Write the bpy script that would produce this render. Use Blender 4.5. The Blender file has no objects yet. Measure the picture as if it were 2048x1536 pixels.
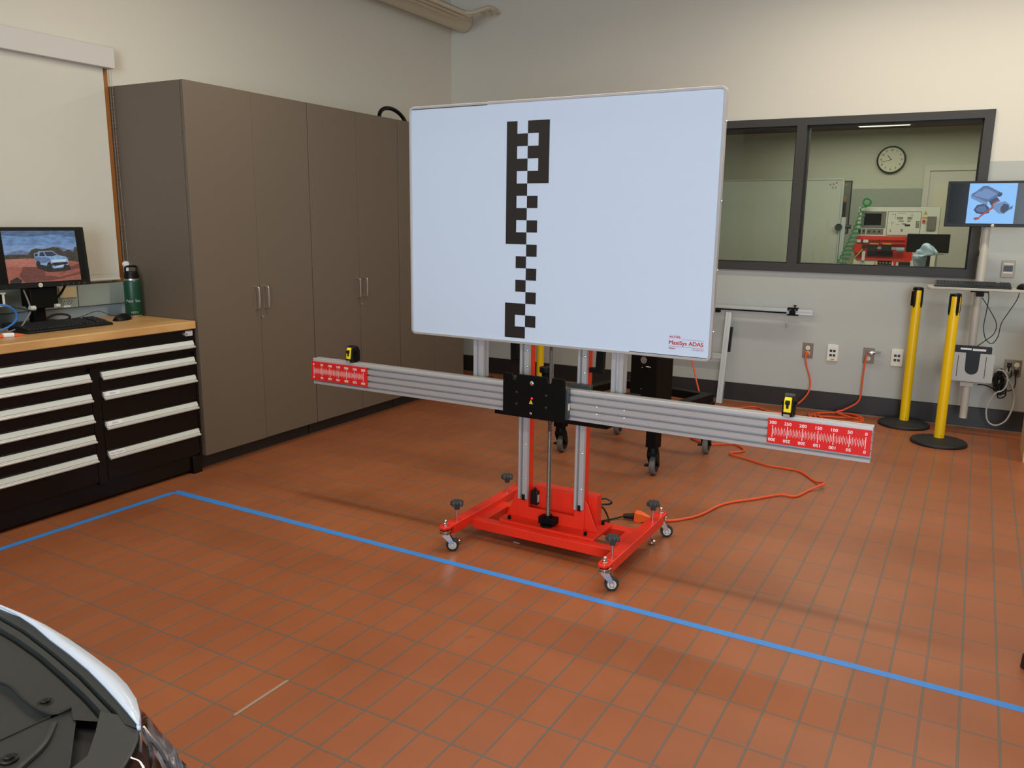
import bpy, bmesh, math, random
from mathutils import Matrix, Vector
random.seed(7)
C = bpy.context.scene.collection
sc = bpy.context.scene
R_ = math.radians
PI = math.pi

# ------------------------------------------------------------------ camera
f_px = 1620.5
yaw, pitch, roll = R_(-29.535217), R_(11.380531), R_(0.735678)
cyw, syw, cp, sp = math.cos(yaw), math.sin(yaw), math.cos(pitch), math.sin(pitch)
Fv = Vector((syw*cp, cyw*cp, -sp)); Rv = Vector((cyw, -syw, 0)); Uv = Rv.cross(Fv)
cr, sr = math.cos(roll), math.sin(roll)
R2 = cr*Rv + sr*Uv; U2 = -sr*Rv + cr*Uv
cam_d = bpy.data.cameras.new('camera'); cam = bpy.data.objects.new('camera', cam_d); C.objects.link(cam)
cam.matrix_world = Matrix(((R2.x, U2.x, -Fv.x, 0), (R2.y, U2.y, -Fv.y, 0), (R2.z, U2.z, -Fv.z, 1.42), (0, 0, 0, 1)))
cam_d.sensor_fit = 'HORIZONTAL'; cam_d.sensor_width = 36; cam_d.lens = 36*f_px/2048; cam_d.clip_start = 0.02
sc.camera = cam

# ------------------------------------------------------------------ world, lights, exposure
w = bpy.data.worlds.new('world'); sc.world = w; w.use_nodes = True
w.node_tree.nodes['Background'].inputs[0].default_value = (0.8, 0.9, 1, 1)
w.node_tree.nodes['Background'].inputs[1].default_value = 0.25
sc.view_settings.view_transform = 'Standard'; sc.view_settings.look = 'None'
sc.view_settings.exposure = -0.06; sc.view_settings.gamma = 1.0

def area(name, loc, rot, sx, sy, power, col):
    l = bpy.data.lights.new(name, 'AREA'); l.shape = 'RECTANGLE'; l.size = sx; l.size_y = sy
    l.energy = power; l.color = col
    o = bpy.data.objects.new(name, l); C.objects.link(o); o.location = loc; o.rotation_euler = rot
    return o
WARM = (1.0, 0.91, 0.76); COOL = (0.72, 0.87, 1.0)
# two rows of hanging fluorescent fittings that run along the room, above the frame
area('fluorescent_row_near', (-1.6, 3.0, 3.05), (0, 0, 0), 3.4, 0.14, 50, WARM)
area('fluorescent_row_far', (0.75, 5.45, 3.22), (0, 0, 0), 4.2, 0.14, 64, WARM)
area('fluorescent_row_rear', (-1.0, 0.2, 3.02), (0, 0, 0), 4.5, 0.14, 64, WARM)
# daylight through the open shop door behind the camera
area('shop_door_daylight', (2.1, -4.9, 1.65), (R_(90), 0, R_(18)), 2.5, 3.0, 390, COOL)
# light of the neighbouring room
area('neighbour_room_light', (-0.6, 7.9, 2.46), (0, 0, 0), 2.6, 0.5, 44, (1.0, 0.97, 0.88))
area('neighbour_room_light_far', (-0.9, 10.1, 2.50), (0, 0, 0), 2.6, 0.5, 22, (1.0, 0.97, 0.88))

# ------------------------------------------------------------------ materials
def lin(c):
    c = c/255.0
    return c/12.92 if c <= 0.04045 else ((c+0.055)/1.055)**2.4
def rgb(r, g, b): return (lin(r), lin(g), lin(b), 1)
def mat(name, col, rough=0.5, metal=0.0, var=0.0, vscale=6.0, bump=0.0, bscale=120.0, emit=0.0, coat=0.0, stretch=None, spec=None):
    m = bpy.data.materials.new(name); m.use_nodes = True
    nt = m.node_tree; b = nt.nodes['Principled BSDF']
    c = rgb(*col)
    b.inputs['Base Color'].default_value = c
    b.inputs['Roughness'].default_value = rough; b.inputs['Metallic'].default_value = metal
    if spec is not None: b.inputs['Specular IOR Level'].default_value = spec
    if coat: b.inputs['Coat Weight'].default_value = coat
    if emit:
        b.inputs['Emission Color'].default_value = c; b.inputs['Emission Strength'].default_value = emit
        b.inputs['Base Color'].default_value = (0.01, 0.01, 0.01, 1)
        if var:
            tc = nt.nodes.new('ShaderNodeTexCoord'); mp = nt.nodes.new('ShaderNodeMapping')
            if stretch: mp.inputs['Scale'].default_value = stretch
            nt.links.new(tc.outputs['Object'], mp.inputs['Vector'])
            n = nt.nodes.new('ShaderNodeTexNoise'); n.inputs['Scale'].default_value = vscale; n.inputs['Detail'].default_value = 6
            nt.links.new(mp.outputs['Vector'], n.inputs['Vector'])
            rp = nt.nodes.new('ShaderNodeValToRGB'); rp.color_ramp.elements[0].position = 0.3; rp.color_ramp.elements[1].position = 0.7
            rp.color_ramp.elements[0].color = tuple(x*(1-var) for x in c[:3])+(1,); rp.color_ramp.elements[1].color = tuple(min(1, x*(1+var)) for x in c[:3])+(1,)
            nt.links.new(n.outputs['Fac'], rp.inputs['Fac']); nt.links.new(rp.outputs['Color'], b.inputs['Emission Color'])
    if (var or bump) and not emit:
        tc = nt.nodes.new('ShaderNodeTexCoord'); mp = nt.nodes.new('ShaderNodeMapping')
        if stretch: mp.inputs['Scale'].default_value = stretch
        nt.links.new(tc.outputs['Object'], mp.inputs['Vector'])
        if var:
            n = nt.nodes.new('ShaderNodeTexNoise'); n.inputs['Scale'].default_value = vscale; n.inputs['Detail'].default_value = 5
            nt.links.new(mp.outputs['Vector'], n.inputs['Vector'])
            mx = nt.nodes.new('ShaderNodeMix'); mx.data_type = 'RGBA'
            mx.inputs['A'].default_value = tuple(x*(1-var) for x in c[:3])+(1,)
            mx.inputs['B'].default_value = tuple(min(1, x*(1+var)) for x in c[:3])+(1,)
            nt.links.new(n.outputs['Fac'], mx.inputs['Factor']); nt.links.new(mx.outputs['Result'], b.inputs['Base Color'])
        if bump:
            n2 = nt.nodes.new('ShaderNodeTexNoise'); n2.inputs['Scale'].default_value = bscale; n2.inputs['Detail'].default_value = 3
            nt.links.new(mp.outputs['Vector'], n2.inputs['Vector'])
            bp = nt.nodes.new('ShaderNodeBump'); bp.inputs['Strength'].default_value = bump; bp.inputs['Distance'].default_value = 0.002
            nt.links.new(n2.outputs['Fac'], bp.inputs['Height']); nt.links.new(bp.outputs['Normal'], b.inputs['Normal'])
    return m

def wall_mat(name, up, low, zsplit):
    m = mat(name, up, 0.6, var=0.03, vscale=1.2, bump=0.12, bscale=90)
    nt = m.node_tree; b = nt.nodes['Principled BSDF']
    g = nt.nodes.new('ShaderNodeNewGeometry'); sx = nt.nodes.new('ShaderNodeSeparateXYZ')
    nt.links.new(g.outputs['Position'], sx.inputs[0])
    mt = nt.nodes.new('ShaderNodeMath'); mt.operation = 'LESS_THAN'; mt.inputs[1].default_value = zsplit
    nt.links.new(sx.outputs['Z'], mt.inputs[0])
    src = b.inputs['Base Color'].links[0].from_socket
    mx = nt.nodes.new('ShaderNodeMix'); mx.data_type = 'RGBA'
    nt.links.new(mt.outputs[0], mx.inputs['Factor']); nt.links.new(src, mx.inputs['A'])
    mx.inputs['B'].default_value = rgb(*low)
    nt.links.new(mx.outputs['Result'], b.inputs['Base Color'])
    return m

def floor_mat():
    m = bpy.data.materials.new('quarry_tile'); m.use_nodes = True; nt = m.node_tree; b = nt.nodes['Principled BSDF']
    tc = nt.nodes.new('ShaderNodeTexCoord'); mp = nt.nodes.new('ShaderNodeMapping')
    mp.inputs['Location'].default_value = (2.1386 + 0.10165*60, -1.6640 + 0.2001*60, 0)
    nt.links.new(tc.outputs['Object'], mp.inputs['Vector'])
    br = nt.nodes.new('ShaderNodeTexBrick'); br.offset = 0.0; br.squash = 1.0
    br.inputs['Scale'].default_value = 1.0; br.inputs['Brick Width'].default_value = 0.10165; br.inputs['Row Height'].default_value = 0.2001
    br.inputs['Mortar Size'].default_value = 0.0036; br.inputs['Mortar Smooth'].default_value = 0.25; br.inputs['Bias'].default_value = 0.0
    br.inputs['Color1'].default_value = rgb(158, 92, 56); br.inputs['Color2'].default_value = rgb(163, 96, 59); br.inputs['Mortar'].default_value = rgb(112, 102, 94)
    nt.links.new(mp.outputs['Vector'], br.inputs['Vector'])
    n = nt.nodes.new('ShaderNodeTexNoise'); n.inputs['Scale'].default_value = 2.2; n.inputs['Detail'].default_value = 6
    nt.links.new(tc.outputs['Object'], n.inputs['Vector'])
    rp = nt.nodes.new('ShaderNodeValToRGB'); rp.color_ramp.elements[0].position = 0.3; rp.color_ramp.elements[0].color = (0.84, 0.82, 0.80, 1)
    rp.color_ramp.elements[1].position = 0.7; rp.color_ramp.elements[1].color = (1.05, 1.04, 1.03, 1)
    nt.links.new(n.outputs['Fac'], rp.inputs['Fac'])
    mx = nt.nodes.new('ShaderNodeMix'); mx.data_type = 'RGBA'; mx.blend_type = 'MULTIPLY'; mx.inputs['Factor'].default_value = 1
    nt.links.new(br.outputs['Color'], mx.inputs['A']); nt.links.new(rp.outputs['Color'], mx.inputs['B'])
    # small dark stains
    n3 = nt.nodes.new('ShaderNodeTexNoise'); n3.inputs['Scale'].default_value = 9; n3.inputs['Detail'].default_value = 4
    nt.links.new(tc.outputs['Object'], n3.inputs['Vector'])
    r3 = nt.nodes.new('ShaderNodeValToRGB'); r3.color_ramp.elements[0].position = 0.72; r3.color_ramp.elements[0].color = (1, 1, 1, 1)
    r3.color_ramp.elements[1].position = 0.80; r3.color_ramp.elements[1].color = (0.7, 0.62, 0.6, 1)
    nt.links.new(n3.outputs['Fac'], r3.inputs['Fac'])
    m2 = nt.nodes.new('ShaderNodeMix'); m2.data_type = 'RGBA'; m2.blend_type = 'MULTIPLY'; m2.inputs['Factor'].default_value = 1
    nt.links.new(mx.outputs['Result'], m2.inputs['A']); nt.links.new(r3.outputs['Color'], m2.inputs['B'])
    nt.links.new(m2.outputs['Result'], b.inputs['Base Color'])
    n2 = nt.nodes.new('ShaderNodeTexNoise'); n2.inputs['Scale'].default_value = 60; n2.inputs['Detail'].default_value = 3
    nt.links.new(tc.outputs['Object'], n2.inputs['Vector'])
    ad = nt.nodes.new('ShaderNodeMath'); ad.operation = 'MULTIPLY_ADD'; ad.inputs[1].default_value = -1.0
    nt.links.new(br.outputs['Fac'], ad.inputs[0])
    ml = nt.nodes.new('ShaderNodeMath'); ml.operation = 'MULTIPLY'; ml.inputs[1].default_value = 0.15
    nt.links.new(n2.outputs['Fac'], ml.inputs[0]); nt.links.new(ml.outputs[0], ad.inputs[2])
    bp = nt.nodes.new('ShaderNodeBump'); bp.inputs['Strength'].default_value = 0.5; bp.inputs['Distance'].default_value = 0.002
    nt.links.new(ad.outputs[0], bp.inputs['Height']); nt.links.new(bp.outputs['Normal'], b.inputs['Normal'])
    b.inputs['Roughness'].default_value = 0.42; b.inputs['Specular IOR Level'].default_value = 0.4
    return m

def wood_mat(name, c1, c2, rough, sc_=(1, 1, 1)):
    m = bpy.data.materials.new(name); m.use_nodes = True; nt = m.node_tree; b = nt.nodes['Principled BSDF']
    tc = nt.nodes.new('ShaderNodeTexCoord'); mp = nt.nodes.new('ShaderNodeMapping'); mp.inputs['Scale'].default_value = sc_
    nt.links.new(tc.outputs['Object'], mp.inputs['Vector'])
    n = nt.nodes.new('ShaderNodeTexNoise'); n.inputs['Scale'].default_value = 1.0; n.inputs['Detail'].default_value = 6
    nt.links.new(mp.outputs['Vector'], n.inputs['Vector'])
    rp = nt.nodes.new('ShaderNodeValToRGB'); rp.color_ramp.elements[0].position = 0.3; rp.color_ramp.elements[0].color = rgb(*c1)
    rp.color_ramp.elements[1].position = 0.7; rp.color_ramp.elements[1].color = rgb(*c2)
    nt.links.new(n.outputs['Fac'], rp.inputs['Fac']); nt.links.new(rp.outputs['Color'], b.inputs['Base Color'])
    b.inputs['Roughness'].default_value = rough
    return m

def glass_mat(name, tint, mixmin=0.05, rough=0.0):
    m = bpy.data.materials.new(name); m.use_nodes = True; nt = m.node_tree
    for n in list(nt.nodes):
        if n.type != 'OUTPUT_MATERIAL': nt.nodes.remove(n)
    out = [n for n in nt.nodes if n.type == 'OUTPUT_MATERIAL'][0]
    t = nt.nodes.new('ShaderNodeBsdfTransparent'); t.inputs[0].default_value = tint
    g = nt.nodes.new('ShaderNodeBsdfGlossy'); g.inputs['Roughness'].default_value = rough
    fr = nt.nodes.new('ShaderNodeFresnel'); fr.inputs[0].default_value = 1.5
    mx = nt.nodes.new('ShaderNodeMixShader')
    nt.links.new(fr.outputs[0], mx.inputs[0]); nt.links.new(t.outputs[0], mx.inputs[1]); nt.links.new(g.outputs[0], mx.inputs[2])
    nt.links.new(mx.outputs[0], out.inputs[0])
    return m

M = {}
M['floor'] = floor_mat()
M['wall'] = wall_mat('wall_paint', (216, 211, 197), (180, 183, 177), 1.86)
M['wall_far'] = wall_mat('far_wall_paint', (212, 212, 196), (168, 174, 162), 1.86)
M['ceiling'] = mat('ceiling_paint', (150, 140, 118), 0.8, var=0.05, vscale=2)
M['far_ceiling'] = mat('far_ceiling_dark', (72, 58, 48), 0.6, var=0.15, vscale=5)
M['rubber_base'] = mat('black_rubber_base', (38, 34, 32), 0.45, var=0.25, vscale=6)
M['pipe'] = mat('pipe_paint', (206, 196, 172), 0.45, var=0.03)
M['winframe'] = mat('bronze_window_frame', (62, 60, 57), 0.5, var=0.05, spec=0.3)
M['dark'] = mat('black_gasket', (18, 17, 16), 0.6)
M['glass'] = glass_mat('window_glass', (0.80, 0.83, 0.76, 1))
M['laminate'] = mat('brown_laminate', (104, 92, 79), 0.5, var=0.10, vscale=220, bump=0.05, bscale=300)
M['laminate_edge'] = mat('dark_edge', (40, 34, 29), 0.6)
M['steel'] = mat('brushed_steel', (214, 212, 206), 0.36, metal=1.0, var=0.05)
M['chrome'] = mat('zinc_plated_steel', (205, 205, 205), 0.2, metal=1.0)
M['alu'] = mat('anodised_aluminium', (188, 186, 188), 0.4, metal=0.4, var=0.03, vscale=10)
M['alu_dull'] = mat('dull_aluminium', (204, 208, 208), 0.45, metal=0.5, var=0.04)
M['black_metal'] = mat('black_powder_coat', (7, 7, 7), 0.5, var=0.15, vscale=30, spec=0.16)
M['black_gloss'] = mat('black_gloss_paint', (10, 9, 9), 0.3, var=0.1, spec=0.35)
M['black_plastic'] = mat('black_plastic', (12, 12, 13), 0.42, var=0.1, vscale=20, spec=0.3)
M['keycap'] = mat('keycap_black', (36, 37, 40), 0.5, spec=0.35)
M['pull_metal'] = mat('pull_metal', (204, 204, 200), 0.35, metal=0.25)
M['thread'] = mat('thread_steel', (128, 126, 122), 0.38, metal=0.9)
M['wb_white'] = mat('whiteboard_face', (192, 194, 182), 0.4)
M['grey_plastic'] = mat('dark_grey_plastic', (52, 54, 55), 0.45, var=0.08, vscale=20)
M['rubber'] = mat('tyre_rubber', (26, 26, 28), 0.6, var=0.1)
M['grey_rubber'] = mat('grey_caster_rubber', (98, 94, 90), 0.6, var=0.1)
M['drawer_insert'] = mat('drawer_insert', (200, 208, 204), 0.45, metal=0.15)
M['butcher'] = wood_mat('butcher_block', (186, 138, 82), (214, 172, 114), 0.38, (45, 3, 8))
M['oak'] = wood_mat('oak_casing', (150, 92, 36), (176, 112, 50), 0.4, (30, 30, 2))
M['pale_wood'] = wood_mat('pale_wood', (196, 164, 110), (214, 184, 132), 0.5, (20, 20, 2))
M['shade'] = mat('roller_fabric', (206, 204, 192), 0.65, var=0.04, vscale=3, bump=0.1, bscale=300)
M['headrail'] = mat('headrail_white', (206, 203, 198), 0.45, var=0.01)
M['red'] = mat('red_powder_coat', (224, 46, 24), 0.36, var=0.06, vscale=12)
M['red_plate'] = mat('red_scale_plate', (224, 26, 20), 0.4, var=0.03)
M['white'] = mat('white_ink', (240, 240, 240), 0.5)
M['board'] = mat('board_white', (204, 219, 240), 0.5, var=0.008, vscale=2, spec=0.3)
M['ink'] = mat('black_print', (30, 25, 24), 0.42)
M['red_ink'] = mat('red_print', (190, 40, 50), 0.5)
M['grey_ink'] = mat('grey_rule', (120, 110, 125), 0.5)
M['yellow'] = mat('yellow_plastic', (250, 226, 10), 0.35, var=0.03)
M['stanchion'] = mat('stanchion_yellow', (240, 196, 8), 0.32, var=0.03)
M['tape'] = mat('blue_tape', (62, 140, 226), 0.55, var=0.05, vscale=15)
M['orange'] = mat('orange_cord_vinyl', (226, 84, 38), 0.42, var=0.05)
M['orange_plug'] = mat('orange_plug', (240, 98, 24), 0.4)
M['cream'] = mat('cream_plastic', (228, 224, 204), 0.4)
M['beige_plate'] = mat('beige_cover', (206, 190, 150), 0.5, var=0.04)
M['jack_blue'] = mat('jack_blue', (24, 40, 86), 0.4)
M['gold'] = mat('gold_label', (196, 160, 60), 0.5)
M['green'] = mat('green_powder', (11, 66, 44), 0.4, var=0.06, vscale=60, bump=0.06, bscale=400)
M['paper'] = mat('paper_label', (226, 230, 236), 0.6)
M['greypaint'] = mat('raceway_grey', (150, 160, 152), 0.45, var=0.03)
M['bluegrey'] = mat('splash_bluegrey', (150, 164, 172), 0.45, var=0.04)
M['cable_blue'] = mat('blue_cable', (52, 116, 190), 0.45)
M['cable_grey'] = mat('grey_cable', (120, 114, 106), 0.5)
M['cable_white'] = mat('pale_cable', (190, 194, 190), 0.5)
M['tan'] = mat('cardboard', (168, 132, 88), 0.7, var=0.08)
M['pole'] = mat('pole_beige', (196, 190, 176), 0.42, var=0.02)
M['tray'] = mat('tray_grey', (172, 168, 158), 0.45, var=0.02)
M['holder'] = mat('holder_grey', (168, 166, 160), 0.45, metal=0.2, var=0.03)
M['car_white'] = mat('car_paint_white', (196, 208, 226), 0.32, coat=0.3)
M['shroud'] = mat('shroud_black', (38, 42, 43), 0.45, var=0.12, vscale=25, bump=0.06, bscale=500)
M['seal'] = mat('seal_black', (22, 23, 24), 0.55)
M['lens'] = glass_mat('lens_clear', (0.80, 0.72, 0.70, 1), rough=0.03)
M['lamp_dark'] = mat('lamp_interior', (96, 66, 58), 0.35, metal=0.3, var=0.2, vscale=15)
M['hose_green'] = mat('green_hose', (22, 140, 66), 0.4)
M['panel_white'] = mat('panel_white', (222, 220, 210), 0.5)
M['tan_plate'] = mat('stainless_plate', (134, 120, 106), 0.4, metal=0.35, var=0.05)
M['foil'] = mat('foil_silver', (205, 205, 205), 0.25, metal=1.0, bump=0.8, bscale=60)
M['tube_lit'] = mat('lit_tube', (255, 246, 224), emit=2.2)
M['led'] = mat('red_led', (255, 40, 50), emit=2.0)
M['screen_off'] = mat('screen_off', (6, 6, 7), 0.2, spec=0.25)
M['plug_black'] = mat('plug_black', (18, 18, 18), 0.5)
def scr(name, col, e=0.8, var=0.0, vs=40, st=None):
    M[name] = mat(name, col, emit=e, var=var, vscale=vs, stretch=st); return M[name]

# ------------------------------------------------------------------ mesh builder
class MB:
    def __init__(s, M=None):
        s.bm = bmesh.new(); s.M = M or Matrix.Identity(4); s.mi = 0
    def _v(s, p): return s.bm.verts.new(s.M @ Vector(p))
    def _f(s, vs, mi=None):
        try: fc = s.bm.faces.new(vs)
        except ValueError: return None
        fc.material_index = s.mi if mi is None else mi
        return fc
    def box(s, x0, x1, y0, y1, z0, z1, mi=None):
        v = [s._v((x, y, z)) for z in (z0, z1) for y in (y0, y1) for x in (x0, x1)]
        for q in ((0, 2, 3, 1), (4, 5, 7, 6), (0, 1, 5, 4), (2, 6, 7, 3), (0, 4, 6, 2), (1, 3, 7, 5)):
            s._f([v[i] for i in q], mi)
        return s
    def cbox(s, c, d, rot=None, mi=None):
        Rm = rot if rot is not None else Matrix.Identity(3)
        v = []
        for z in (-1, 1):
            for y in (-1, 1):
                for x in (-1, 1):
                    v.append(s._v(Vector(c) + Rm @ Vector((x*d[0]/2, y*d[1]/2, z*d[2]/2))))
        for q in ((0, 2, 3, 1), (4, 5, 7, 6), (0, 1, 5, 4), (2, 6, 7, 3), (0, 4, 6, 2), (1, 3, 7, 5)):
            s._f([v[i] for i in q], mi)
        return s
    def prism(s, pts, axis, a0, a1, mi=None):
        def P(p, a):
            return {'z': (p[0], p[1], a), 'y': (p[0], a, p[1]), 'x': (a, p[0], p[1])}[axis]
        A = [s._v(P(p, a0)) for p in pts]; B = [s._v(P(p, a1)) for p in pts]
        n = len(pts)
        s._f(A[::-1], mi); s._f(B, mi)
        for i in range(n): s._f([A[i], A[(i+1) % n], B[(i+1) % n], B[i]], mi)
        return s
    def cyl(s, p0, p1, r0, r1=None, seg=24, mi=None, cap=True):
        p0, p1 = Vector(p0), Vector(p1); r1 = r0 if r1 is None else r1
        d = (p1-p0).normalized(); a = d.orthogonal().normalized(); b = d.cross(a)
        A = []; B = []
        for i in range(seg):
            t = 2*PI*i/seg; o = a*math.cos(t)+b*math.sin(t)
            A.append(s._v(p0+o*r0)); B.append(s._v(p1+o*r1))
        for i in range(seg): s._f([A[i], A[(i+1) % seg], B[(i+1) % seg], B[i]], mi)
        if cap: s._f(A[::-1], mi); s._f(B, mi)
        return s
    def lathe(s, prof, c=(0, 0, 0), axis='z', seg=32, mi=None):
        rings = []
        for r, h in prof:
            ring = []
            for i in range(seg):
                t = 2*PI*i/seg; u, v = r*math.cos(t), r*math.sin(t)
                p = {'z': (u, v, h), 'x': (h, u, v), 'y': (v, h, u)}[axis]
                ring.append(s._v((c[0]+p[0], c[1]+p[1], c[2]+p[2])))
            rings.append(ring)
        for k in range(len(rings)-1):
            for i in range(seg):
                s._f([rings[k][i], rings[k][(i+1) % seg], rings[k+1][(i+1) % seg], rings[k+1][i]], mi)
        s._f(rings[0][::-1], mi); s._f(rings[-1], mi)
        return s
    def tube(s, pts, r, seg=8, sub=5, mi=None, closed=False):
        P = [Vector(p) for p in pts]
        if sub > 1 and len(P) > 2:
            Q = []; n = len(P); last = n if closed else n-1
            for i in range(last):
                if closed: p0, p1, p2, p3 = P[i-1], P[i], P[(i+1) % n], P[(i+2) % n]
                else: p0, p1, p2, p3 = P[max(i-1, 0)], P[i], P[i+1], P[min(i+2, n-1)]
                for k in range(sub):
                    t = k/sub
                    Q.append(0.5*((2*p1)+(p2-p0)*t+(2*p0-5*p1+4*p2-p3)*t*t+(3*p1-p0-3*p2+p3)*t**3))
            if not closed: Q.append(P[-1])
            P = Q
        rings = []; n = len(P); a = None
        for i in range(n):
            if closed: d = P[(i+1) % n]-P[i-1]
            else: d = P[min(i+1, n-1)]-P[max(i-1, 0)]
            if d.length < 1e-9: d = Vector((0, 0, 1))
            d.normalize()
            if a is None: a = d.orthogonal().normalized()
            else:
                a = a - d*a.dot(d)
                a = a.normalized() if a.length > 1e-6 else d.orthogonal().normalized()
            b = d.cross(a)
            rings.append([s._v(P[i]+(a*math.cos(2*PI*k/seg)+b*math.sin(2*PI*k/seg))*r) for k in range(seg)])
        m = n if closed else n-1
        for i in range(m):
            A, B = rings[i], rings[(i+1) % n]
            for k in range(seg): s._f([A[k], A[(k+1) % seg], B[(k+1) % seg], B[k]], mi)
        if not closed: s._f(rings[0][::-1], mi); s._f(rings[-1], mi)
        return s
    def ball(s, c, r, sx=1, sy=1, sz=1, seg=16, mi=None):
        prof = [(max(1e-4, r*math.sin(PI*k/8)), -r*math.cos(PI*k/8)) for k in range(9)]
        rings = []
        for rr, h in prof:
            rings.append([s._v((c[0]+sx*rr*math.cos(2*PI*i/seg), c[1]+sy*rr*math.sin(2*PI*i/seg), c[2]+sz*h)) for i in range(seg)])
        for k in range(8):
            for i in range(seg): s._f([rings[k][i], rings[k][(i+1) % seg], rings[k+1][(i+1) % seg], rings[k+1][i]], mi)
        s._f(rings[0][::-1], mi); s._f(rings[-1], mi)
        return s
    def poly(s, pts, mi=None):
        s._f([s._v(p) for p in pts], mi); return s
    def text(s, string, size, mtx, mi=None, align='CENTER', ext=0.0003, bold=0.0, xs=1.0):
        if bold:      # a heavier stroke: the same letters laid again a hair to each side
            for k, (dx, dy) in enumerate(((-1, 0.5), (1, -0.5), (0, 0), (1, 0.5), (-1, -0.5))):
                s.text(string, size, mtx @ Matrix.Translation((dx*bold, dy*bold, k*0.00004)), mi, align, ext, 0.0, xs)
            return s
        cu = bpy.data.curves.new('lettering', 'FONT'); cu.body = string; cu.size = size; cu.extrude = ext
        cu.align_x = align; cu.align_y = 'CENTER'; cu.resolution_u = 3
        o = bpy.data.objects.new('lettering', cu); C.objects.link(o)
        dg = bpy.context.evaluated_depsgraph_get(); dg.update()
        ev = o.evaluated_get(dg); me = ev.to_mesh()
        T = s.M @ mtx @ Matrix.Diagonal((xs, 1, 1, 1))
        vs = [s.bm.verts.new(T @ v.co) for v in me.vertices]
        for p in me.polygons:
            try:
                fc = s.bm.faces.new([vs[i] for i in p.vertices]); fc.material_index = s.mi if mi is None else mi
            except ValueError: pass
        ev.to_mesh_clear(); bpy.data.objects.remove(o); bpy.data.curves.remove(cu)
        return s

# ------------------------------------------------------------------ object helpers
AW, BWA = R_(1.35935), R_(0.85313)      # the back wall and the left wall stand at these small angles to the tile grid
ANG = {'W': 0.0, 'B': AW, 'L': BWA}
ORG = {}
def _rot(loc, a):
    c, s = math.cos(a), math.sin(a)
    return (c*loc[0]-s*loc[1], s*loc[0]+c*loc[1], loc[2])
def thing(name, label, cat, loc=(0, 0, 0), fr='W', group=None):
    o = bpy.data.objects.new(name, None); C.objects.link(o); o.empty_display_size = 0.1
    o.location = _rot(loc, ANG[fr]); o.rotation_euler = (0, 0, ANG[fr])
    ORG[o.name] = Vector(loc)
    o['label'] = label; o['category'] = cat
    if group: o['group'] = group
    return o
def mesh_of(mb, name, mats, off, smooth=True, ang=32):
    bm = mb.bm
    bmesh.ops.translate(bm, verts=bm.verts, vec=-Vector(off))
    bmesh.ops.recalc_face_normals(bm, faces=bm.faces)
    me = bpy.data.meshes.new(name); bm.to_mesh(me); bm.free()
    for m in (mats if isinstance(mats, (list, tuple)) else [mats]): me.materials.append(M[m] if isinstance(m, str) else m)
    if smooth:
        me.polygons.foreach_set('use_smooth', [True]*len(me.polygons)); me.set_sharp_from_angle(angle=R_(ang))
    return me
def part(parent, name, mb, mats, label=None, bev=0.0, seg=2):
    root = parent
    while root.parent: root = root.parent
    off = ORG[root.name]
    o = bpy.data.objects.new(name, mesh_of(mb, name, mats, off)); C.objects.link(o); o.parent = parent
    if label: o['label'] = label
    if bev:
        b = o.modifiers.new('bevel', 'BEVEL'); b.width = bev; b.segments = seg; b.limit_method = 'ANGLE'; b.angle_limit = R_(40)
        b.harden_normals = False
    return o
def single(name, label, cat, mb, mats, loc=(0, 0, 0), fr='W', group=None, bev=0.0):
    o = bpy.data.objects.new(name, mesh_of(mb, name, mats, loc)); C.objects.link(o)
    o.location = _rot(loc, ANG[fr]); o.rotation_euler = (0, 0, ANG[fr])
    ORG[o.name] = Vector(loc)
    o['label'] = label; o['category'] = cat
    if group: o['group'] = group
    if bev:
        b = o.modifiers.new('bevel', 'BEVEL'); b.width = bev; b.segments = 2; b.limit_method = 'ANGLE'; b.angle_limit = R_(40)
    return o
def struct(name, mb, mats, fr='W', parent=None, smooth=True):
    o = bpy.data.objects.new(name, mesh_of(mb, name, mats, (0, 0, 0), smooth)); C.objects.link(o)
    if parent: o.parent = parent
    else: o.rotation_euler = (0, 0, ANG[fr]); o['kind'] = 'structure'; ORG[o.name] = Vector((0, 0, 0))
    return o
def dup(root, loc, rotz, fr='W', label=None):
    def cp(o, parent):
        c = o.copy(); C.objects.link(c); c.parent = parent
        for ch in o.children: cp(ch, c)
        return c
    r = root.copy(); C.objects.link(r); r.location = _rot(loc, ANG[fr]); r.rotation_euler = (0, 0, ANG[fr]+rotz)
    for ch in root.children: cp(ch, r)
    if label: r['label'] = label
    return r
def rrect(x0, x1, y0, y1, r, n=5):
    pts = []
    for cx, cy, a in ((x1-r, y0+r, -90), (x1-r, y1-r, 0), (x0+r, y1-r, 90), (x0+r, y0+r, 180)):
        for k in range(n+1):
            t = R_(a+90*k/n); pts.append((cx+r*math.cos(t), cy+r*math.sin(t)))
    return pts
def facing(loc, a=0.0, flip=False):
    # text frame: letters run along local +x and stand along +z, readable from -y
    m = Matrix.Translation(loc) @ Matrix.Rotation(a, 4, 'Z') @ Matrix.Rotation(R_(90), 4, 'X')
    if flip: m = m @ Matrix.Rotation(PI, 4, 'Z')
    return m
LEFTTXT = lambda loc: Matrix.Translation(loc) @ Matrix.Rotation(R_(90), 4, 'Z') @ Matrix.Rotation(R_(90), 4, 'X')   # readable from +x, runs along +y

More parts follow.
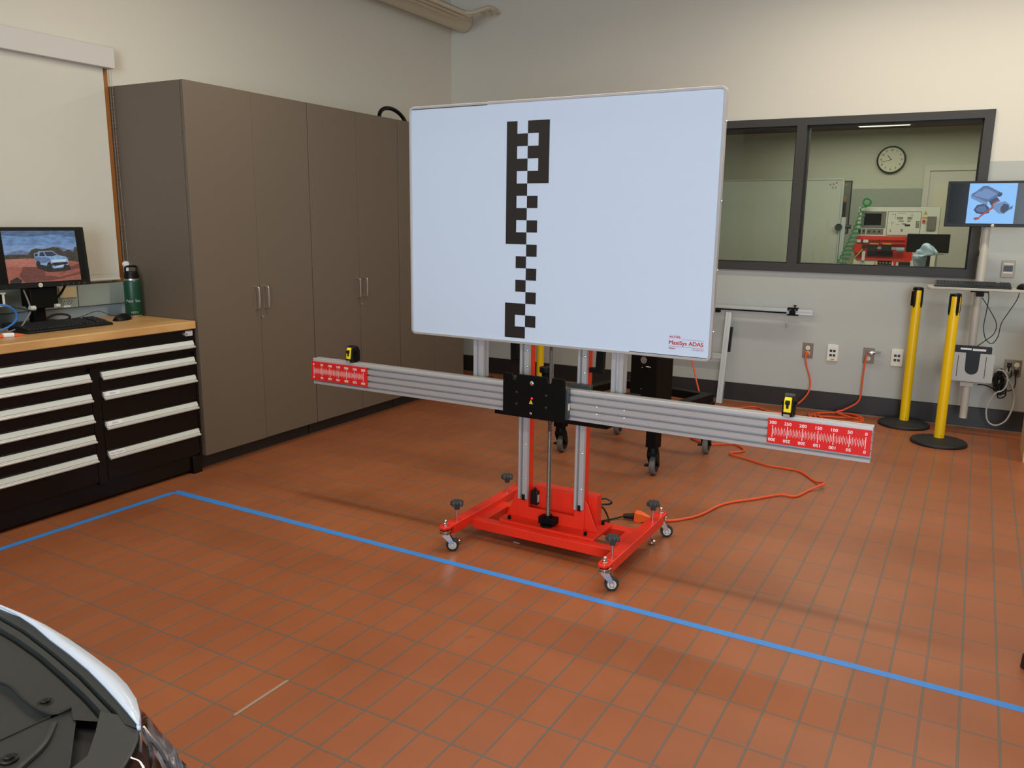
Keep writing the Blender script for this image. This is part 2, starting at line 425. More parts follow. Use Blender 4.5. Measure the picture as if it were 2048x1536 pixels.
# ================================================================== THE ROOM
WL, WB = -4.254, 6.59           # left wall (frame L, x) and back wall (frame B, y)
fm = MB().box(-4.6, 3.7, -5.65, 6.9, -0.05, 0.0)
struct('floor', fm, 'floor')
struct('ceiling', MB().box(-4.6, 3.7, -5.65, 6.9, 3.75, 3.85), 'ceiling')
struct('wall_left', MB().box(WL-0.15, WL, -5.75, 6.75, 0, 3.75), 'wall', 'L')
wb = MB()
X0, X1, Z0, Z1 = -2.45, 0.153, 1.063, 2.2
wb.box(-4.5, X0, WB, WB+0.16, 0, 3.75); wb.box(X1, 3.7, WB, WB+0.16, 0, 3.75)
wb.box(X0, X1, WB, WB+0.16, 0, Z0); wb.box(X0, X1, WB, WB+0.16, Z1, 3.75)
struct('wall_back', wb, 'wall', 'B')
struct('wall_right', MB().box(3.5, 3.65, -5.65, 6.9, 0, 3.75), 'wall')
wr = MB().box(-4.6, 0.8, -5.65, -5.5, 0, 3.75).box(3.4, 3.7, -5.65, -5.5, 0, 3.75).box(0.8, 3.4, -5.65, -5.5, 3.2, 3.75)
struct('wall_rear', wr, 'wall')
bb = MB().prism([(WB-0.014, 0.0), (WB-0.012, 0.145), (WB-0.006, 0.149), (WB, 0.149), (WB, 0.0)], 'x', -4.25, 3.5)
struct('baseboard_back', bb, 'rubber_base', 'B')
struct('trim_1', MB().box(-3.6, 3.4, WB-0.028, WB-0.015, 0.0, 0.006), mat('floor_edge_grout', (132, 112, 98), 0.8, var=0.1), 'B')
struct('baseboard_left', MB().box(WL, WL+0.012, 5.8, 6.55, 0, 0.149), 'rubber_base', 'L')

struct('trim_2', MB().box(-1.741, -1.731, 1.45, 1.664, 0.0, 0.0012), mat('pale_grout', (168, 142, 126), 0.8, var=0.1))
# interior window to the next room
wf = MB()
fy0, fy1 = WB-0.025, WB+0.17
wf.box(X0, X1, fy0, fy1, Z1-0.055, Z1).box(X0, X1, fy0, fy1, Z0, Z0+0.062)
wf.box(X0, X0+0.05, fy0, fy1, Z0+0.062, Z1-0.055).box(X1-0.062, X1, fy0, fy1, Z0+0.062, Z1-0.055)
wf.box(-1.127, -1.055, fy0, fy1, Z0+0.062, Z1-0.055)
win = struct('window_1', wf, 'winframe', 'B')
for a, b in ((X0+0.05, -1.127), (-1.055, X1-0.062)):
    g = MB(); z0, z1 = Z0+0.062, Z1-0.055
    g.box(a, b, WB+0.02, WB+0.06, z1-0.014, z1).box(a, b, WB+0.02, WB+0.06, z0, z0+0.008)
    g.box(a, a+0.012, WB+0.02, WB+0.06, z0, z1).box(b-0.012, b, WB+0.02, WB+0.06, z0, z1)
    struct('window_gasket', g, 'dark', parent=win)
    struct('window_pane', MB().box(a+0.002, b-0.002, WB+0.037, WB+0.043, z0+0.002, z1-0.002), 'glass', parent=win)

# window behind the roller shade on the left wall: oak casing round it
wc = MB().box(WL, WL+0.03, 2.99, 3.04, 1.02, 2.3).box(WL, WL+0.03, 1.0, 3.04, 1.02, 1.05)
w2 = struct('window_2', wc, 'oak', 'L')

# room beyond the window
FY = 11.0
struct('floor.001', MB().box(-4.5, 3.5, 6.78, 11.2, -0.05, 0.0), 'floor')
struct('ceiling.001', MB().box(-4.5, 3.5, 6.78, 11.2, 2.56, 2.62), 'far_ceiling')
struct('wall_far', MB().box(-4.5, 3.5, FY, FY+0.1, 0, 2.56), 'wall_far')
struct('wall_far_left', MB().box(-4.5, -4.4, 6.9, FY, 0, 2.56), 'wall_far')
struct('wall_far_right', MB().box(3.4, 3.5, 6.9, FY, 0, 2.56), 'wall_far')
dr = struct('door_1', MB().box(-0.66, -0.60, FY-0.03, FY, 0, 2.12).box(0.3, 0.36, FY-0.03, FY, 0, 2.12).box(-0.60, 0.3, FY-0.03, FY, 2.06, 2.12).box(-0.60, 0.3, FY-0.012, FY, 0, 2.06), 'panel_white')
struct('door_window', MB().box(-0.54, -0.36, FY-0.02, FY-0.012, 1.1, 1.9), 'cream', parent=dr)

# ================================================================== TALL CABINETS
CF = -3.64
cabs = [(3.045, 3.968), (3.972, 4.893), (4.897, 5.785)]
clabel = ['tall brown laminate cabinet beside the workbench, nearest of the three',
          'tall brown laminate cabinet in the middle of the row of three',
          'tall brown laminate cabinet partly behind the white target board, farthest of the three']
for i, (a, b) in enumerate(cabs):
    t = thing('storage_cabinet', clabel[i], 'cabinet', (CF-0.3, a, 0), 'L', 'tall cabinets along the left wall')
    part(t, 'body', MB().box(WL+0.004, CF-0.022, a, b, 0.095, 2.118), 'laminate')
    part(t, 'toe_kick', MB().box(WL+0.004, CF-0.082, a+0.002, b-0.002, 0, 0.095), 'rubber_base', 'black toe kick')
    mid = a+(b-a)*0.505
    for j, (p, q) in enumerate(((a, mid-0.0012), (mid+0.0012, b))):
        fo = 0.004 if (i == 0 and j == 0) else 0.0
        d = part(t, 'door', MB().box(CF-0.020, CF+fo, p+(0.001 if j else 0.002), q-0.001, 0.093, 2.119), 'laminate', bev=0.0012)
        hy = mid-0.035 if j == 0 else mid+0.04
        hd = MB().tube([(CF+fo, hy, 0.89), (CF+0.028, hy, 0.893), (CF+0.034, hy, 0.91), (CF+0.034, hy, 1.0), (CF+0.028, hy, 1.017), (CF+fo, hy, 1.02)], 0.005, sub=4)
        part(d, 'door_handle', hd, 'steel', 'brushed metal pull handle')
        if j == 1: part(d, 'lock', MB().cyl((CF, mid+0.012, 0.84), (CF+0.006, mid+0.012, 0.84), 0.008), 'steel')

# black ring on top of the far cabinet
rg = MB().tube([(-3.87-0.03*math.sin(PI*k/20), 5.155-0.165*math.cos(PI*k/20), 2.136+0.104*math.sin(PI*k/20)) for k in range(21)], 0.015, seg=12, sub=1)
single('hose_arch', 'glossy black hose bent into an arch on top of the tall cabinets', 'hose', rg, 'black_gloss', (-3.87, 5.155, 2.12), 'L')

# ================================================================== WORKBENCH
BF = -3.655
tc = thing('tool_cabinet', 'wide black steel drawer cabinet with pale drawer pulls under the wooden worktop', 'tool cabinet', (BF-0.28, 2.43, 0), 'L')
V0, V1 = 1.80, 3.036
part(tc, 'carcass', MB().box(WL+0.03, BF-0.012, V0, V1, 0.10, 0.818), 'black_gloss', bev=0.002)
part(tc, 'face_frame', MB().box(BF-0.012, BF, V0, V0+0.03, 0.10, 0.818).box(BF-0.012, BF, V1-0.012, V1, 0.10, 0.818).box(BF-0.012, BF, V0+0.03, V1-0.012, 0.758, 0.818).box(BF-0.012, BF, 2.405, 2.452, 0.10, 0.69), 'black_gloss')
pl = MB().box(WL+0.03, BF-0.02, V0, V1-0.05, 0.02, 0.10).box(WL+0.03, BF-0.005, V1-0.06, V1, 0.0, 0.10).box(WL+0.03, BF-0.02, V0, V0+0.06, 0.0, 0.1)
part(tc, 'plinth', pl, 'black_gloss', bev=0.002)
def drawer(v0, v1, z0, z1, lab=None):
    d = part(tc, 'drawer', MB().box(BF-0.010, BF+0.001, v0+0.003, v1-0.003, z0+0.002, z1-0.0), 'black_gloss', bev=0.0015)
    hz = z1-0.006
    prof = [(BF+0.001, hz), (BF+0.008, hz), (BF+0.0175, hz-0.0215), (BF+0.0150, hz-0.0245), (BF+0.0175, hz-0.0280), (BF+0.0250, hz-0.0290), (BF+0.0280, hz-0.0325), (BF+0.0270, hz-0.0375), (BF+0.021, hz-0.040), (BF+0.015, hz-0.034), (BF+0.001, hz-0.020)]
    h = MB()
    n = len(prof); A = [h._v((p[0], v0+0.008, p[1])) for p in prof]; B = [h._v((p[0], v1-0.008, p[1])) for p in prof]
    for k in range(n): h._f([A[k], A[(k+1) % n], B[(k+1) % n], B[k]])
    h._f(A[::-1]); h._f(B)
    hd = part(d, 'drawer_pull', h, 'pull_metal', 'aluminium drawer pull')
    ins = MB().poly([(BF+0.0088, v0+0.012, hz-0.0005), (BF+0.0088, v1-0.012, hz-0.0005), (BF+0.0180, v1-0.012, hz-0.0212), (BF+0.0180, v0+0.012, hz-0.0212)])
    part(hd, 'label_strip', ins, 'drawer_insert')
    em = MB().text('ROUSSEAU', 0.017, LEFTTXT((BF+0.0012, (v0+v1)/2, z1-0.061)), ext=0.0012)
    part(d, 'embossed_name', em, 'black_plastic')
    if lab:
        sl = R_(-24)
        Mx = Matrix.Translation((BF+0.0138, v0+0.055, hz-0.0107)) @ Matrix.Rotation(R_(90), 4, 'Z') @ Matrix.Rotation(R_(90)+sl, 4, 'X')
        q = MB(Mx); q.box(-0.04, 0.04, -0.010, 0.010, 0.0, 0.0009, 0)
        q.text(lab, 0.0115, Matrix.Translation((0, 0, 0.0011)), 1, ext=0.0001)
        part(hd, 'drawer_label', q, ['paper', 'ink'], 'printed paper label')
drawer(V0+0.03, V1-0.012, 0.692, 0.762)
zr = [0.672, 0.571, 0.419, 0.266, 0.112]
labs = [None, 'Gloves', 'Gloves', 'Floor Scrubber']
for k in range(4): drawer(2.452, V1-0.012, zr[k+1], zr[k], labs[k])
zl = [0.672, 0.573, 0.469, 0.367, 0.268, 0.112]
for k in range(5): drawer(V0+0.03, 2.405, zl[k+1], zl[k])
tg = MB().box(BF, BF+0.001, 2.976, 3.022, 0.783, 0.810, 0).box(BF+0.001, BF+0.0014, 2.981, 2.990, 0.786, 0.800, 1)
for k in range(3): tg.box(BF+0.001, BF+0.0013, 2.993, 3.018, 0.787+k*0.007, 0.789+k*0.007, 1)
tg.box(BF+0.001, BF+0.0013, 2.980, 3.018, 0.8055, 0.8085, 1)
part(tc, 'data_plate', tg, ['paper', 'grey_ink'], 'small white data plate')
part(tc, 'lock', MB().cyl((BF, 2.965, 0.795), (BF+0.008, 2.965, 0.795), 0.008), 'steel')

single('worktop', 'butcher block worktop on the black drawer cabinet', 'worktop', MB().box(WL+0.03, BF+0.014, V0-0.02, V1+0.003, 0.8185, 0.862), 'butcher', (BF-0.28, 2.43, 0.8185), 'L', bev=0.005)

# raceway on the wall behind the bench and splash strip
rw = thing('wall_raceway', 'grey metal wiring channel on the wall above the bench', 'raceway', (WL, 2.5, 0.93), 'L')
part(rw, 'channel', MB().box(WL+0.001, WL+0.055, 1.3, 3.035, 0.93, 1.048), 'greypaint', bev=0.003)
part(rw, 'cover_plate', MB().box(WL+0.055, WL+0.062, 2.63, 2.725, 0.985, 1.040), 'beige_plate', 'beige blank cover', bev=0.001)
for k, vv in enumerate((2.648, 2.69)):
    q = MB().cyl((WL+0.055, vv, 0.962), (WL+0.058, vv, 0.962), 0.017, mi=0, seg=20)
    for dy, dz in ((-0.007, 0.004), (0.007, 0.004), (0, -0.008)): q.box(WL+0.058, WL+0.0585, vv+dy-0.0018, vv+dy+0.0018, 0.962+dz-0.004, 0.962+dz+0.004, 1)
    part(rw, 'socket', q, ['greypaint', 'dark'])
part(rw, 'printed_label', MB().box(WL+0.055, WL+0.056, 2.65, 2.69, 0.934, 0.944), 'paper')
part(rw, 'channel_joint', MB().box(WL+0.055, WL+0.0562, 2.735, 2.738, 0.932, 1.047), 'dark')
single('splash_strip', 'pale blue-grey strip along the back of the worktop', 'backsplash', MB().box(WL+0.001, WL+0.028, 1.3, 3.035, 0.80, 0.925), 'bluegrey', (WL, 2.4, 0.80), 'L')

# roller shade
rs = thing('roller_shade', 'off-white roller shade pulled down over the left window', 'roller shade', (WL, 2.2, 1.05), 'L')
part(rs, 'headrail', MB().box(WL+0.001, WL+0.085, 1.0, 3.055, 2.207, 2.316), 'headrail', bev=0.003)
fb = MB().box(WL+0.045, WL+0.0465, 1.0, 3.004, 1.062, 2.207).cyl((WL+0.046, 1.0, 1.068), (WL+0.046, 3.004, 1.068), 0.007, seg=12)
fb.box(WL+0.0465, WL+0.0475, 1.0, 2.993, 1.10, 1.103)
fbo = part(rs, 'shade_cloth', fb, 'shade')
ch = MB()
for k in range(150):
    z = 2.2-k*0.0072
    ch.ball((WL+0.06, 3.030, z), 0.0022, seg=6)
    ch.ball((WL+0.075, 3.033+0.012*max(0, k-60)/90, z), 0.0022, seg=6)
part(rs, 'bead_chain', ch, 'steel', 'steel bead chain')
part(rs, 'chain_tensioner', MB().cyl((WL+0.055, 3.035, 1.15), (WL+0.08, 3.035, 1.15), 0.016).box(WL+0.055, WL+0.08, 3.025, 3.042, 1.10, 1.14), 'white', bev=0.002)

# ------------------------------------------------------------------ computer monitor on the bench
SA = R_(5)
mo = thing('computer_monitor', 'black computer monitor showing a pickup truck on a dirt road', 'monitor', (-3.99, 2.42, 0.862), 'L')
bot = Vector((-3.975, 0, 1.068))
Mm = Matrix.Translation((bot.x, 2.414, bot.z)) @ Matrix.Rotation(R_(90), 4, 'Z') @ Matrix.Rotation(R_(90)-SA, 4, 'X')   # local x along the wall, y up the screen, z out of it
W2, H2 = 0.255, 0.294
fr = MB(Mm)
fr.prism(rrect(-W2, W2, 0, H2, 0.006), 'z', -0.05, 0.0)
part(mo, 'bezel', fr, 'black_plastic', bev=0.002)
part(mo, 'screen', MB(Mm).box(-W2+0.016, W2-0.016, 0.024, H2-0.016, 0.0, 0.0008), 'screen_off', 'lit screen')
sx0, sx1, sy0, sy1 = -0.165, 0.204, 0.027, H2-0.018
def SP(u, v, z): return (sx0+(sx1-sx0)*u, sy0+(sy1-sy0)*v, z)
names = [('scr_sky_top', (74, 104, 140), .35, 30, (1, 1, 3)), ('scr_sky', (104, 142, 188), .35, 26, (1, 1, 3)), ('scr_haze', (126, 156, 200), .25, 30, (1, 1, 3)), ('scr_hill', (100, 118, 148), .3, 60, None), ('scr_scrub', (56, 54, 46), .75, 120, None), ('scr_dirt', (158, 88, 72), .3, 40, (1, 1, 4)), ('scr_dirt_dark', (110, 60, 52), .35, 50, (1, 1, 4)), ('scr_dirt_light', (182, 112, 96), .3, 70, (1, 1, 4)),
         ('scr_body', (136, 170, 208), .2, 60, None), ('scr_glass', (38, 52, 76), .4, 40, None), ('scr_shadow', (30, 24, 26), .5, 60, None), ('scr_pale', (192, 214, 238), .1, 40, None), ('scr_side', (96, 118, 158), .3, 60, None)]
for n, c, v_, vs_, st_ in names: scr(n, c, 0.72, v_, vs_, st_)
pic = MB(Mm)
def sp_poly(pts, z, mi): pic.poly([SP(u, v, z) for u, v in pts], mi)
e = 0.0010
bands = [(0.92, 1.0, 0), (0.72, 0.92, 1), (0.55, 0.72, 2), (0.0, 0.55, 5)]
for a, b, mi in bands: sp_poly([(0, a), (1, a), (1, b), (0, b)], e, mi)
sp_poly([(0, 0.92), (0.35, 0.88), (0.7, 0.93), (1, 0.86), (1, 0.93), (0, 0.95)], e+0.0001, 0)
sp_poly([(0, 0.54), (0.1, 0.60), (0.22, 0.63), (0.34, 0.58), (0.5, 0.60), (0.66, 0.66), (0.73, 0.69), (0.84, 0.63), (1, 0.60), (1, 0.5), (0, 0.48)], e+0.0002, 3)
sp_poly([(0, 0.54), (0.15, 0.55), (0.3, 0.54), (0.36, 0.63), (0.42, 0.66), (0.5, 0.64), (0.6, 0.66), (0.66, 0.68), (0.74, 0.66), (0.8, 0.58), (0.88, 0.62), (0.94, 0.56), (0.97, 0.68), (1, 0.66), (1, 0.36), (0.8, 0.42), (0.4, 0.45), (0.25, 0.46), (0.0, 0.46)], e+0.0003, 4)
sp_poly([(0, 0.46), (0.25, 0.47), (0.4, 0.46), (0.42, 0.30), (0.2, 0.30), (0.0, 0.33)], e+0.0004, 7)
sp_poly([(0.22, 0.32), (0.44, 0.28), (0.7, 0.22), (1.0, 0.33), (1, 0.12), (0.6, 0.02), (0.22, 0.0), (0.15, 0.12)], e+0.0004, 6)
sp_poly([(0.5, 0.20), (0.75, 0.17), (1, 0.24), (1, 0.16), (0.7, 0.08), (0.5, 0.12)], e+0.0005, 5)
sp_poly([(0.02, 0.05), (0.12, 0.12), (0.18, 0.05), (0.16, 0.0), (0.02, 0.0)], e+0.0005, 10)
sp_poly([(0, 0.46), (0.22, 0.455), (0.3, 0.43), (0.12, 0.34), (0, 0.30)], e+0.00045, 7)
# pickup truck on the screen
sp_poly([(0.40, 0.27), (0.56, 0.18), (0.87, 0.21), (0.86, 0.30), (0.44, 0.34)], e+0.0006, 10)
sp_poly([(0.385, 0.47), (0.385, 0.56), (0.44, 0.575), (0.45, 0.60), (0.64, 0.605), (0.70, 0.535), (0.71, 0.515), (0.82, 0.48), (0.845, 0.44), (0.845, 0.33), (0.80, 0.27), (0.64, 0.25), (0.55, 0.31), (0.44, 0.34), (0.40, 0.36)], e+0.0007, 8)
sp_poly([(0.39, 0.49), (0.54, 0.485), (0.60, 0.44), (0.60, 0.36), (0.55, 0.40), (0.52, 0.36), (0.45, 0.37), (0.42, 0.42), (0.395, 0.38)], e+0.00075, 12)
sp_poly([(0.455, 0.505), (0.465, 0.575), (0.51, 0.585), (0.54, 0.50)], e+0.0008, 9)
sp_poly([(0.555, 0.50), (0.525, 0.585), (0.635, 0.588), (0.70, 0.52), (0.63, 0.495)], e+0.0008, 9)
sp_poly([(0.39, 0.50), (0.39, 0.55), (0.435, 0.56), (0.435, 0.505)], e+0.0008, 9)
sp_poly([(0.60, 0.425), (0.82, 0.43), (0.82, 0.385), (0.62, 0.375)], e+0.0008, 11)
sp_poly([(0.60, 0.32), (0.62, 0.365), (0.83, 0.375), (0.84, 0.335), (0.66, 0.30)], e+0.0008, 10)
sp_poly([(0.66, 0.30), (0.83, 0.33), (0.80, 0.29), (0.66, 0.275)], e+0.0009, 11)
for cu, cv, ru, rv in ((0.425, 0.34, 0.03, 0.075), (0.575, 0.285, 0.038, 0.095), (0.80, 0.275, 0.034, 0.05)):
    sp_poly([(cu+ru*math.cos(2*PI*k/18), cv+rv*math.sin(2*PI*k/18)) for k in range(18)], e+0.0010, 10)
part(mo, 'screen_picture', pic, [n[0] for n in names], 'picture of a light blue pickup truck on a red dirt road')
lg = MB(Mm).cyl((-0.012, 0.012, 0.0), (-0.012, 0.012, 0.001), 0.0105, mi=0).text('hp', 0.014, Matrix.Translation((-0.012, 0.0125, 0.0012)), 1, ext=0.0001)
part(mo, 'maker_badge', lg, ['cream', 'ink'], 'round silver badge')
for k in range(5): part(mo, 'button', MB(Mm).cyl((0.10+0.03*k, 0.010, 0), (0.10+0.03*k, 0.010, 0.0008), 0.0022, seg=10), 'cable_grey')
st = MB()
st.box(-4.05, -4.0, 2.36, 2.50, 0.962, 1.066).box(-4.10, -4.05, 2.37, 2.49, 0.97, 1.20).box(-4.10, -4.05, 2.40, 2.46, 0.88, 0.97)
part(mo, 'stand', st, 'black_metal', bev=0.004)
part(mo, 'stand_base', MB().prism(rrect(-4.19, -3.97, 2.30, 2.56, 0.03), 'z', 0.862, 0.884), 'grey_plastic', bev=0.003)
part(mo, 'roller_knob', MB().cyl((-3.992, 2.345, 0.968), (-3.992, 2.372, 0.968), 0.012), 'cable_white', 'silver roller on the stand')
part(mo, 'roller_knob', MB().cyl((-3.992, 2.475, 0.970), (-3.992, 2.498, 0.970), 0.010), 'cable_white', 'silver roller on the stand')
part(mo, 'stand_arm', MB().tube([(-4.04, 2.49, 0.985), (-4.06, 2.55, 1.02), (-4.08, 2.60, 1.07)], 0.006, sub=3), 'black_metal')

# keyboard on the bench
def keyboard(name, label, loc, fr, along_y):
    k = thing(name, label, 'keyboard', loc, fr)
    L, D = 0.445, 0.165
    Mk = Matrix.Translation(loc) @ (Matrix.Rotation(R_(90), 4, 'Z') if along_y else Matrix.Identity(4))   # local x along keyboard, y away from the user
    b = MB(Mk); b.prism([(0, 0), (0, 0.010), (0.010, 0.014), (D, 0.032), (D, 0.0)], 'x', -L/2, L/2)
    part(k, 'case', b, 'black_plastic', bev=0.002)
    q = MB(Mk)
    for r in range(6):
        y = 0.022+r*0.0225+(0.006 if r == 5 else 0)
        z = 0.014+(y-0.010)*0.018/(D-0.01)
        x = -L/2+0.012
        while x < L/2-0.02:
            wd = 0.0165
            if r == 0 and -0.12 < x < -0.03: wd = 0.10
            gap = any(abs(x+wd/2-g) < 0.008 for g in (0.080, 0.142))
            if not gap and x+wd < L/2-0.006:
                q.prism([(x, y), (x+wd, y), (x+wd, y+0.0175), (x, y+0.0175)], 'z', z-0.001, z+0.0065)
            x += wd+0.003
    part(k, 'keycaps', q, 'keycap')
    return k
kb = keyboard('computer_keyboard', 'black keyboard on the wooden worktop below the truck picture', (-3.850, 2.466, 0.862), 'L', True)

def mouse(name, label, loc, fr, ang):
    k = thing(name, label, 'mouse', loc, fr)
    Mk = Matrix.Translation(loc) @ Matrix.Rotation(ang, 4, 'Z')
    b = MB(Mk)
    n = 12; rings = []
    for i in range(n+1):
        t = i/n; y = -0.062+0.124*t
        wdt = 0.034*math.sin(PI*(0.08+0.84*t))**0.5; h = 0.036*math.sin(PI*(0.1+0.75*t))**0.7
        rings.append([b._v((wdt*math.cos(PI*j/10), y, 0.001+h*math.sin(PI*j/10))) for j in range(11)])
    for i in range(n):
        for j in range(10): b._f([rings[i][j], rings[i][j+1], rings[i+1][j+1], rings[i+1][j]])
        b._f([rings[i][0], rings[i+1][0], rings[i+1][10], rings[i][10]])
    b._f(rings[0]); b._f(rings[-1][::-1])
    part(k, 'shell', b, 'black_plastic')
    return k, Mk
ms, Mk = mouse('computer_mouse', 'black wired mouse on the worktop beside the green bottle', (-3.985, 2.84, 0.862), 'L', R_(22))
part(ms, 'cable', MB().tube([(-4.045, 2.865, 0.872), (-4.09, 2.84, 0.884), (-4.14, 2.80, 0.905), (-4.17, 2.73, 0.880), (-4.19, 2.66, 0.868)], 0.002, seg=6), 'plug_black')

# bottle
bx_, by_ = -4.062, 2.972
bo = thing('water_bottle', 'dark green insulated bottle with black lid on the worktop corner', 'bottle', (bx_, by_, 0.862), 'L')
part(bo, 'body', MB().lathe([(0.042, 0.874), (0.044, 0.878), (0.044, 1.055), (0.042, 1.064), (0.039, 1.069)], (bx_, by_, 0)), 'green')
part(bo, 'steel_base', MB().lathe([(0.036, 0.862), (0.040, 0.864), (0.042, 0.8745)], (bx_, by_, 0)), 'steel', 'bare steel foot')
part(bo, 'steel_neck', MB().lathe([(0.039, 1.069), (0.039, 1.078)], (bx_, by_, 0)), 'steel', 'bare steel neck ring')
ld = part(bo, 'lid', MB().lathe([(0.040, 1.078), (0.040, 1.100), (0.036, 1.104), (0.036, 1.114), (0.033, 1.118)], (bx_, by_, 0)), 'black_plastic', 'black screw lid')
part(ld, 'handle', MB().tube([(bx_, by_-0.034, 1.105), (bx_, by_-0.036, 1.130), (bx_, by_-0.030, 1.143), (bx_, by_, 1.145), (bx_, by_+0.030, 1.143), (bx_, by_+0.036, 1.130), (bx_, by_+0.034, 1.105)], 0.006, sub=4), 'black_plastic')
tx = MB()
def wraptext(mb, s, size, r, z, a0, cw):
    for i, chh in enumerate(s):
        if chh == ' ': continue
        a = a0+(i-(len(s)-1)/2)*cw/r
        Mx = Matrix.Translation((bx_+r*math.cos(a), by_+r*math.sin(a), z)) @ Matrix.Rotation(a+R_(90), 4, 'Z') @ Matrix.Rotation(R_(90), 4, 'X')
        mb.text(chh, size, Mx, ext=0.0005)
wraptext(tx, 'Papa Stu', 0.020, 0.0442, 0.955, R_(-36), 0.0098)
part(bo, 'engraved_name', tx, 'cable_white', 'silver engraved lettering')
tx = MB(); wraptext(tx, 'YETI', 0.016, 0.0442, 0.890, R_(-32), 0.010)
part(bo, 'maker_mark', tx, 'cable_white', 'silver engraved mark near the foot')

# odds and ends on the bench at the left edge
kv = thing('network_switch', 'small dark network box with blue plug at the left end of the bench', 'network box', (-4.08, 2.16, 0.862), 'L')
part(kv, 'case', MB().box(-4.14, -4.02, 2.0, 2.245, 0.985, 1.045).box(-4.12, -4.04, 2.04, 2.2, 0.862, 0.985), 'black_metal', bev=0.003)
part(kv, 'port_frame', MB().box(-4.02, -4.016, 2.235, 2.245, 0.985, 1.05).box(-4.02, -4.012, 2.18, 2.25, 1.045, 1.052).box(-4.02, -4.016, 2.20, 2.245, 0.985, 0.992), 'cream')
single('network_cable', 'blue network cable curving down behind the keyboard', 'cable', MB().tube([(-4.0, 2.17, 1.00), (-3.985, 2.235, 0.99), (-3.99, 2.275, 0.955), (-3.995, 2.275, 0.918), (-4.0, 2.24, 0.888), (-4.0, 2.18, 0.872), (-3.99, 2.10, 0.867)], 0.0055), 'cable_blue', (-4.0, 2.2, 0.862), 'L')
single('monitor_cable', 'grey cable hanging from the bench monitor to the worktop', 'cable', MB().tube([(-4.01, 2.335, 1.06), (-4.0, 2.35, 0.99), (-3.99, 2.345, 0.95), (-3.975, 2.31, 0.915), (-3.96, 2.27, 0.885), (-3.95, 2.20, 0.868)], 0.0042), 'cable_grey', (-3.97, 2.28, 0.862), 'L')
single('power_cable', 'thin black cable draped from the network box to the bench monitor', 'cable', MB().tube([(-4.0, 2.15, 1.01), (-3.985, 2.25, 0.985), (-3.98, 2.33, 0.962), (-4.0, 2.38, 0.95)], 0.003), 'plug_black', (-4.0, 2.25, 0.95), 'L')
single('coiled_cable', 'small loop of thick black cable behind the keyboard', 'cable', MB().tube([(-4.16, 2.49, 0.872), (-4.15, 2.56, 0.905), (-4.13, 2.61, 0.905), (-4.12, 2.63, 0.890), (-4.13, 2.61, 0.875), (-4.15, 2.56, 0.870), (-4.17, 2.53, 0.869)], 0.006), 'plug_black', (-4.15, 2.55, 0.862), 'L')
single('folded_card', 'tan folded card standing on the worktop behind the black cable loop', 'card', MB().box(-4.21, -4.205, 2.49, 2.555, 0.862, 0.93).box(-4.21, -4.17, 2.49, 2.494, 0.862, 0.92), 'tan', (-4.2, 2.52, 0.862), 'L')
oc = thing('orange_lead', 'short orange lead with a white tag at the front left of the worktop', 'cord', (-3.8, 2.17, 0.862), 'L')
part(oc, 'lead', MB().tube([(-3.86, 1.98, 0.868), (-3.84, 2.06, 0.874), (-3.83, 2.12, 0.869), (-3.825, 2.20, 0.866)], 0.0065).tube([(-3.88, 2.00, 0.868), (-3.87, 2.08, 0.870), (-3.86, 2.13, 0.868)], 0.006), 'orange')
part(oc, 'tag', MB().cyl((-3.832, 2.115, 0.873), (-3.827, 2.160, 0.871), 0.011, seg=16), 'paper', 'white paper tag')

# ================================================================== CALIBRATION STAND (red)
cs = thing('calibration_stand', 'red wheeled stand with long silver crossbar in the middle of the floor', 'calibration stand', (-1.515, 3.08, 0))
def rail(xc, sgn):
    x0, x1 = xc-0.025, xc+0.025
    q = MB()
    q.box(x0, x1, 2.80, 3.385, 0.072, 0.115)
    # tongue that holds the caster, rounded
    for yA, yB, s in ((2.80, 2.735, -1), (3.385, 3.445, 1)):
        pts = [(x0, yA), (x1, yA), (x1, yB-s*0.02), (x1-0.012, yB), (x0+0.012, yB), (x0, yB-s*0.02)]
        q.prism(pts, 'z', 0.103, 0.115)
        q.box(x0, x0+0.006, min(yA, yB-s*0.03), max(yA, yB-s*0.03), 0.09, 0.104)
    return q
for xc in (-1.89, -1.14): part(cs, 'base_rail', rail(xc, 1), 'red', bev=0.0025)
for y0, y1 in ((2.945, 2.995), (3.175, 3.225)): part(cs, 'cross_beam', MB().box(-1.866, -1.164, y0, y1, 0.050, 0.092), 'red', bev=0.002)
part(cs, 'side_beam', MB().box(-1.866, -1.815, 2.995, 3.175, 0.050, 0.092), 'red', bev=0.002)
part(cs, 'side_beam', MB().box(-1.215, -1.164, 2.995, 3.175, 0.050, 0.092), 'red', bev=0.002)
part(cs, 'base_plate', MB().prism(rrect(-1.755, -1.285, 2.985, 3.20, 0.012), 'z', 0.092, 0.104), 'red', bev=0.001)
for x, y in ((-1.71, 3.01), (-1.335, 3.01), (-1.32, 3.165), (-1.72, 3.165)):
    part(cs, 'bolt', MB().cyl((x, y, 0.104), (x, y, 0.118), 0.008, seg=6), 'black_metal', 'black bolt head')
part(cs, 'front_plate', MB().prism([(-1.692, 0.104), (-1.364, 0.104), (-1.364, 0.195), (-1.412, 0.195), (-1.412, 0.158), (-1.64, 0.158), (-1.64, 0.195), (-1.692, 0.195)], 'y', 3.056, 3.066), 'red', bev=0.001)
part(cs, 'back_plate', MB().box(-1.64, -1.412, 3.095, 3.105, 0.104, 0.245).box(-1.64, -1.33, 3.1085, 3.165, 0.104, 0.245), 'red', bev=0.001)
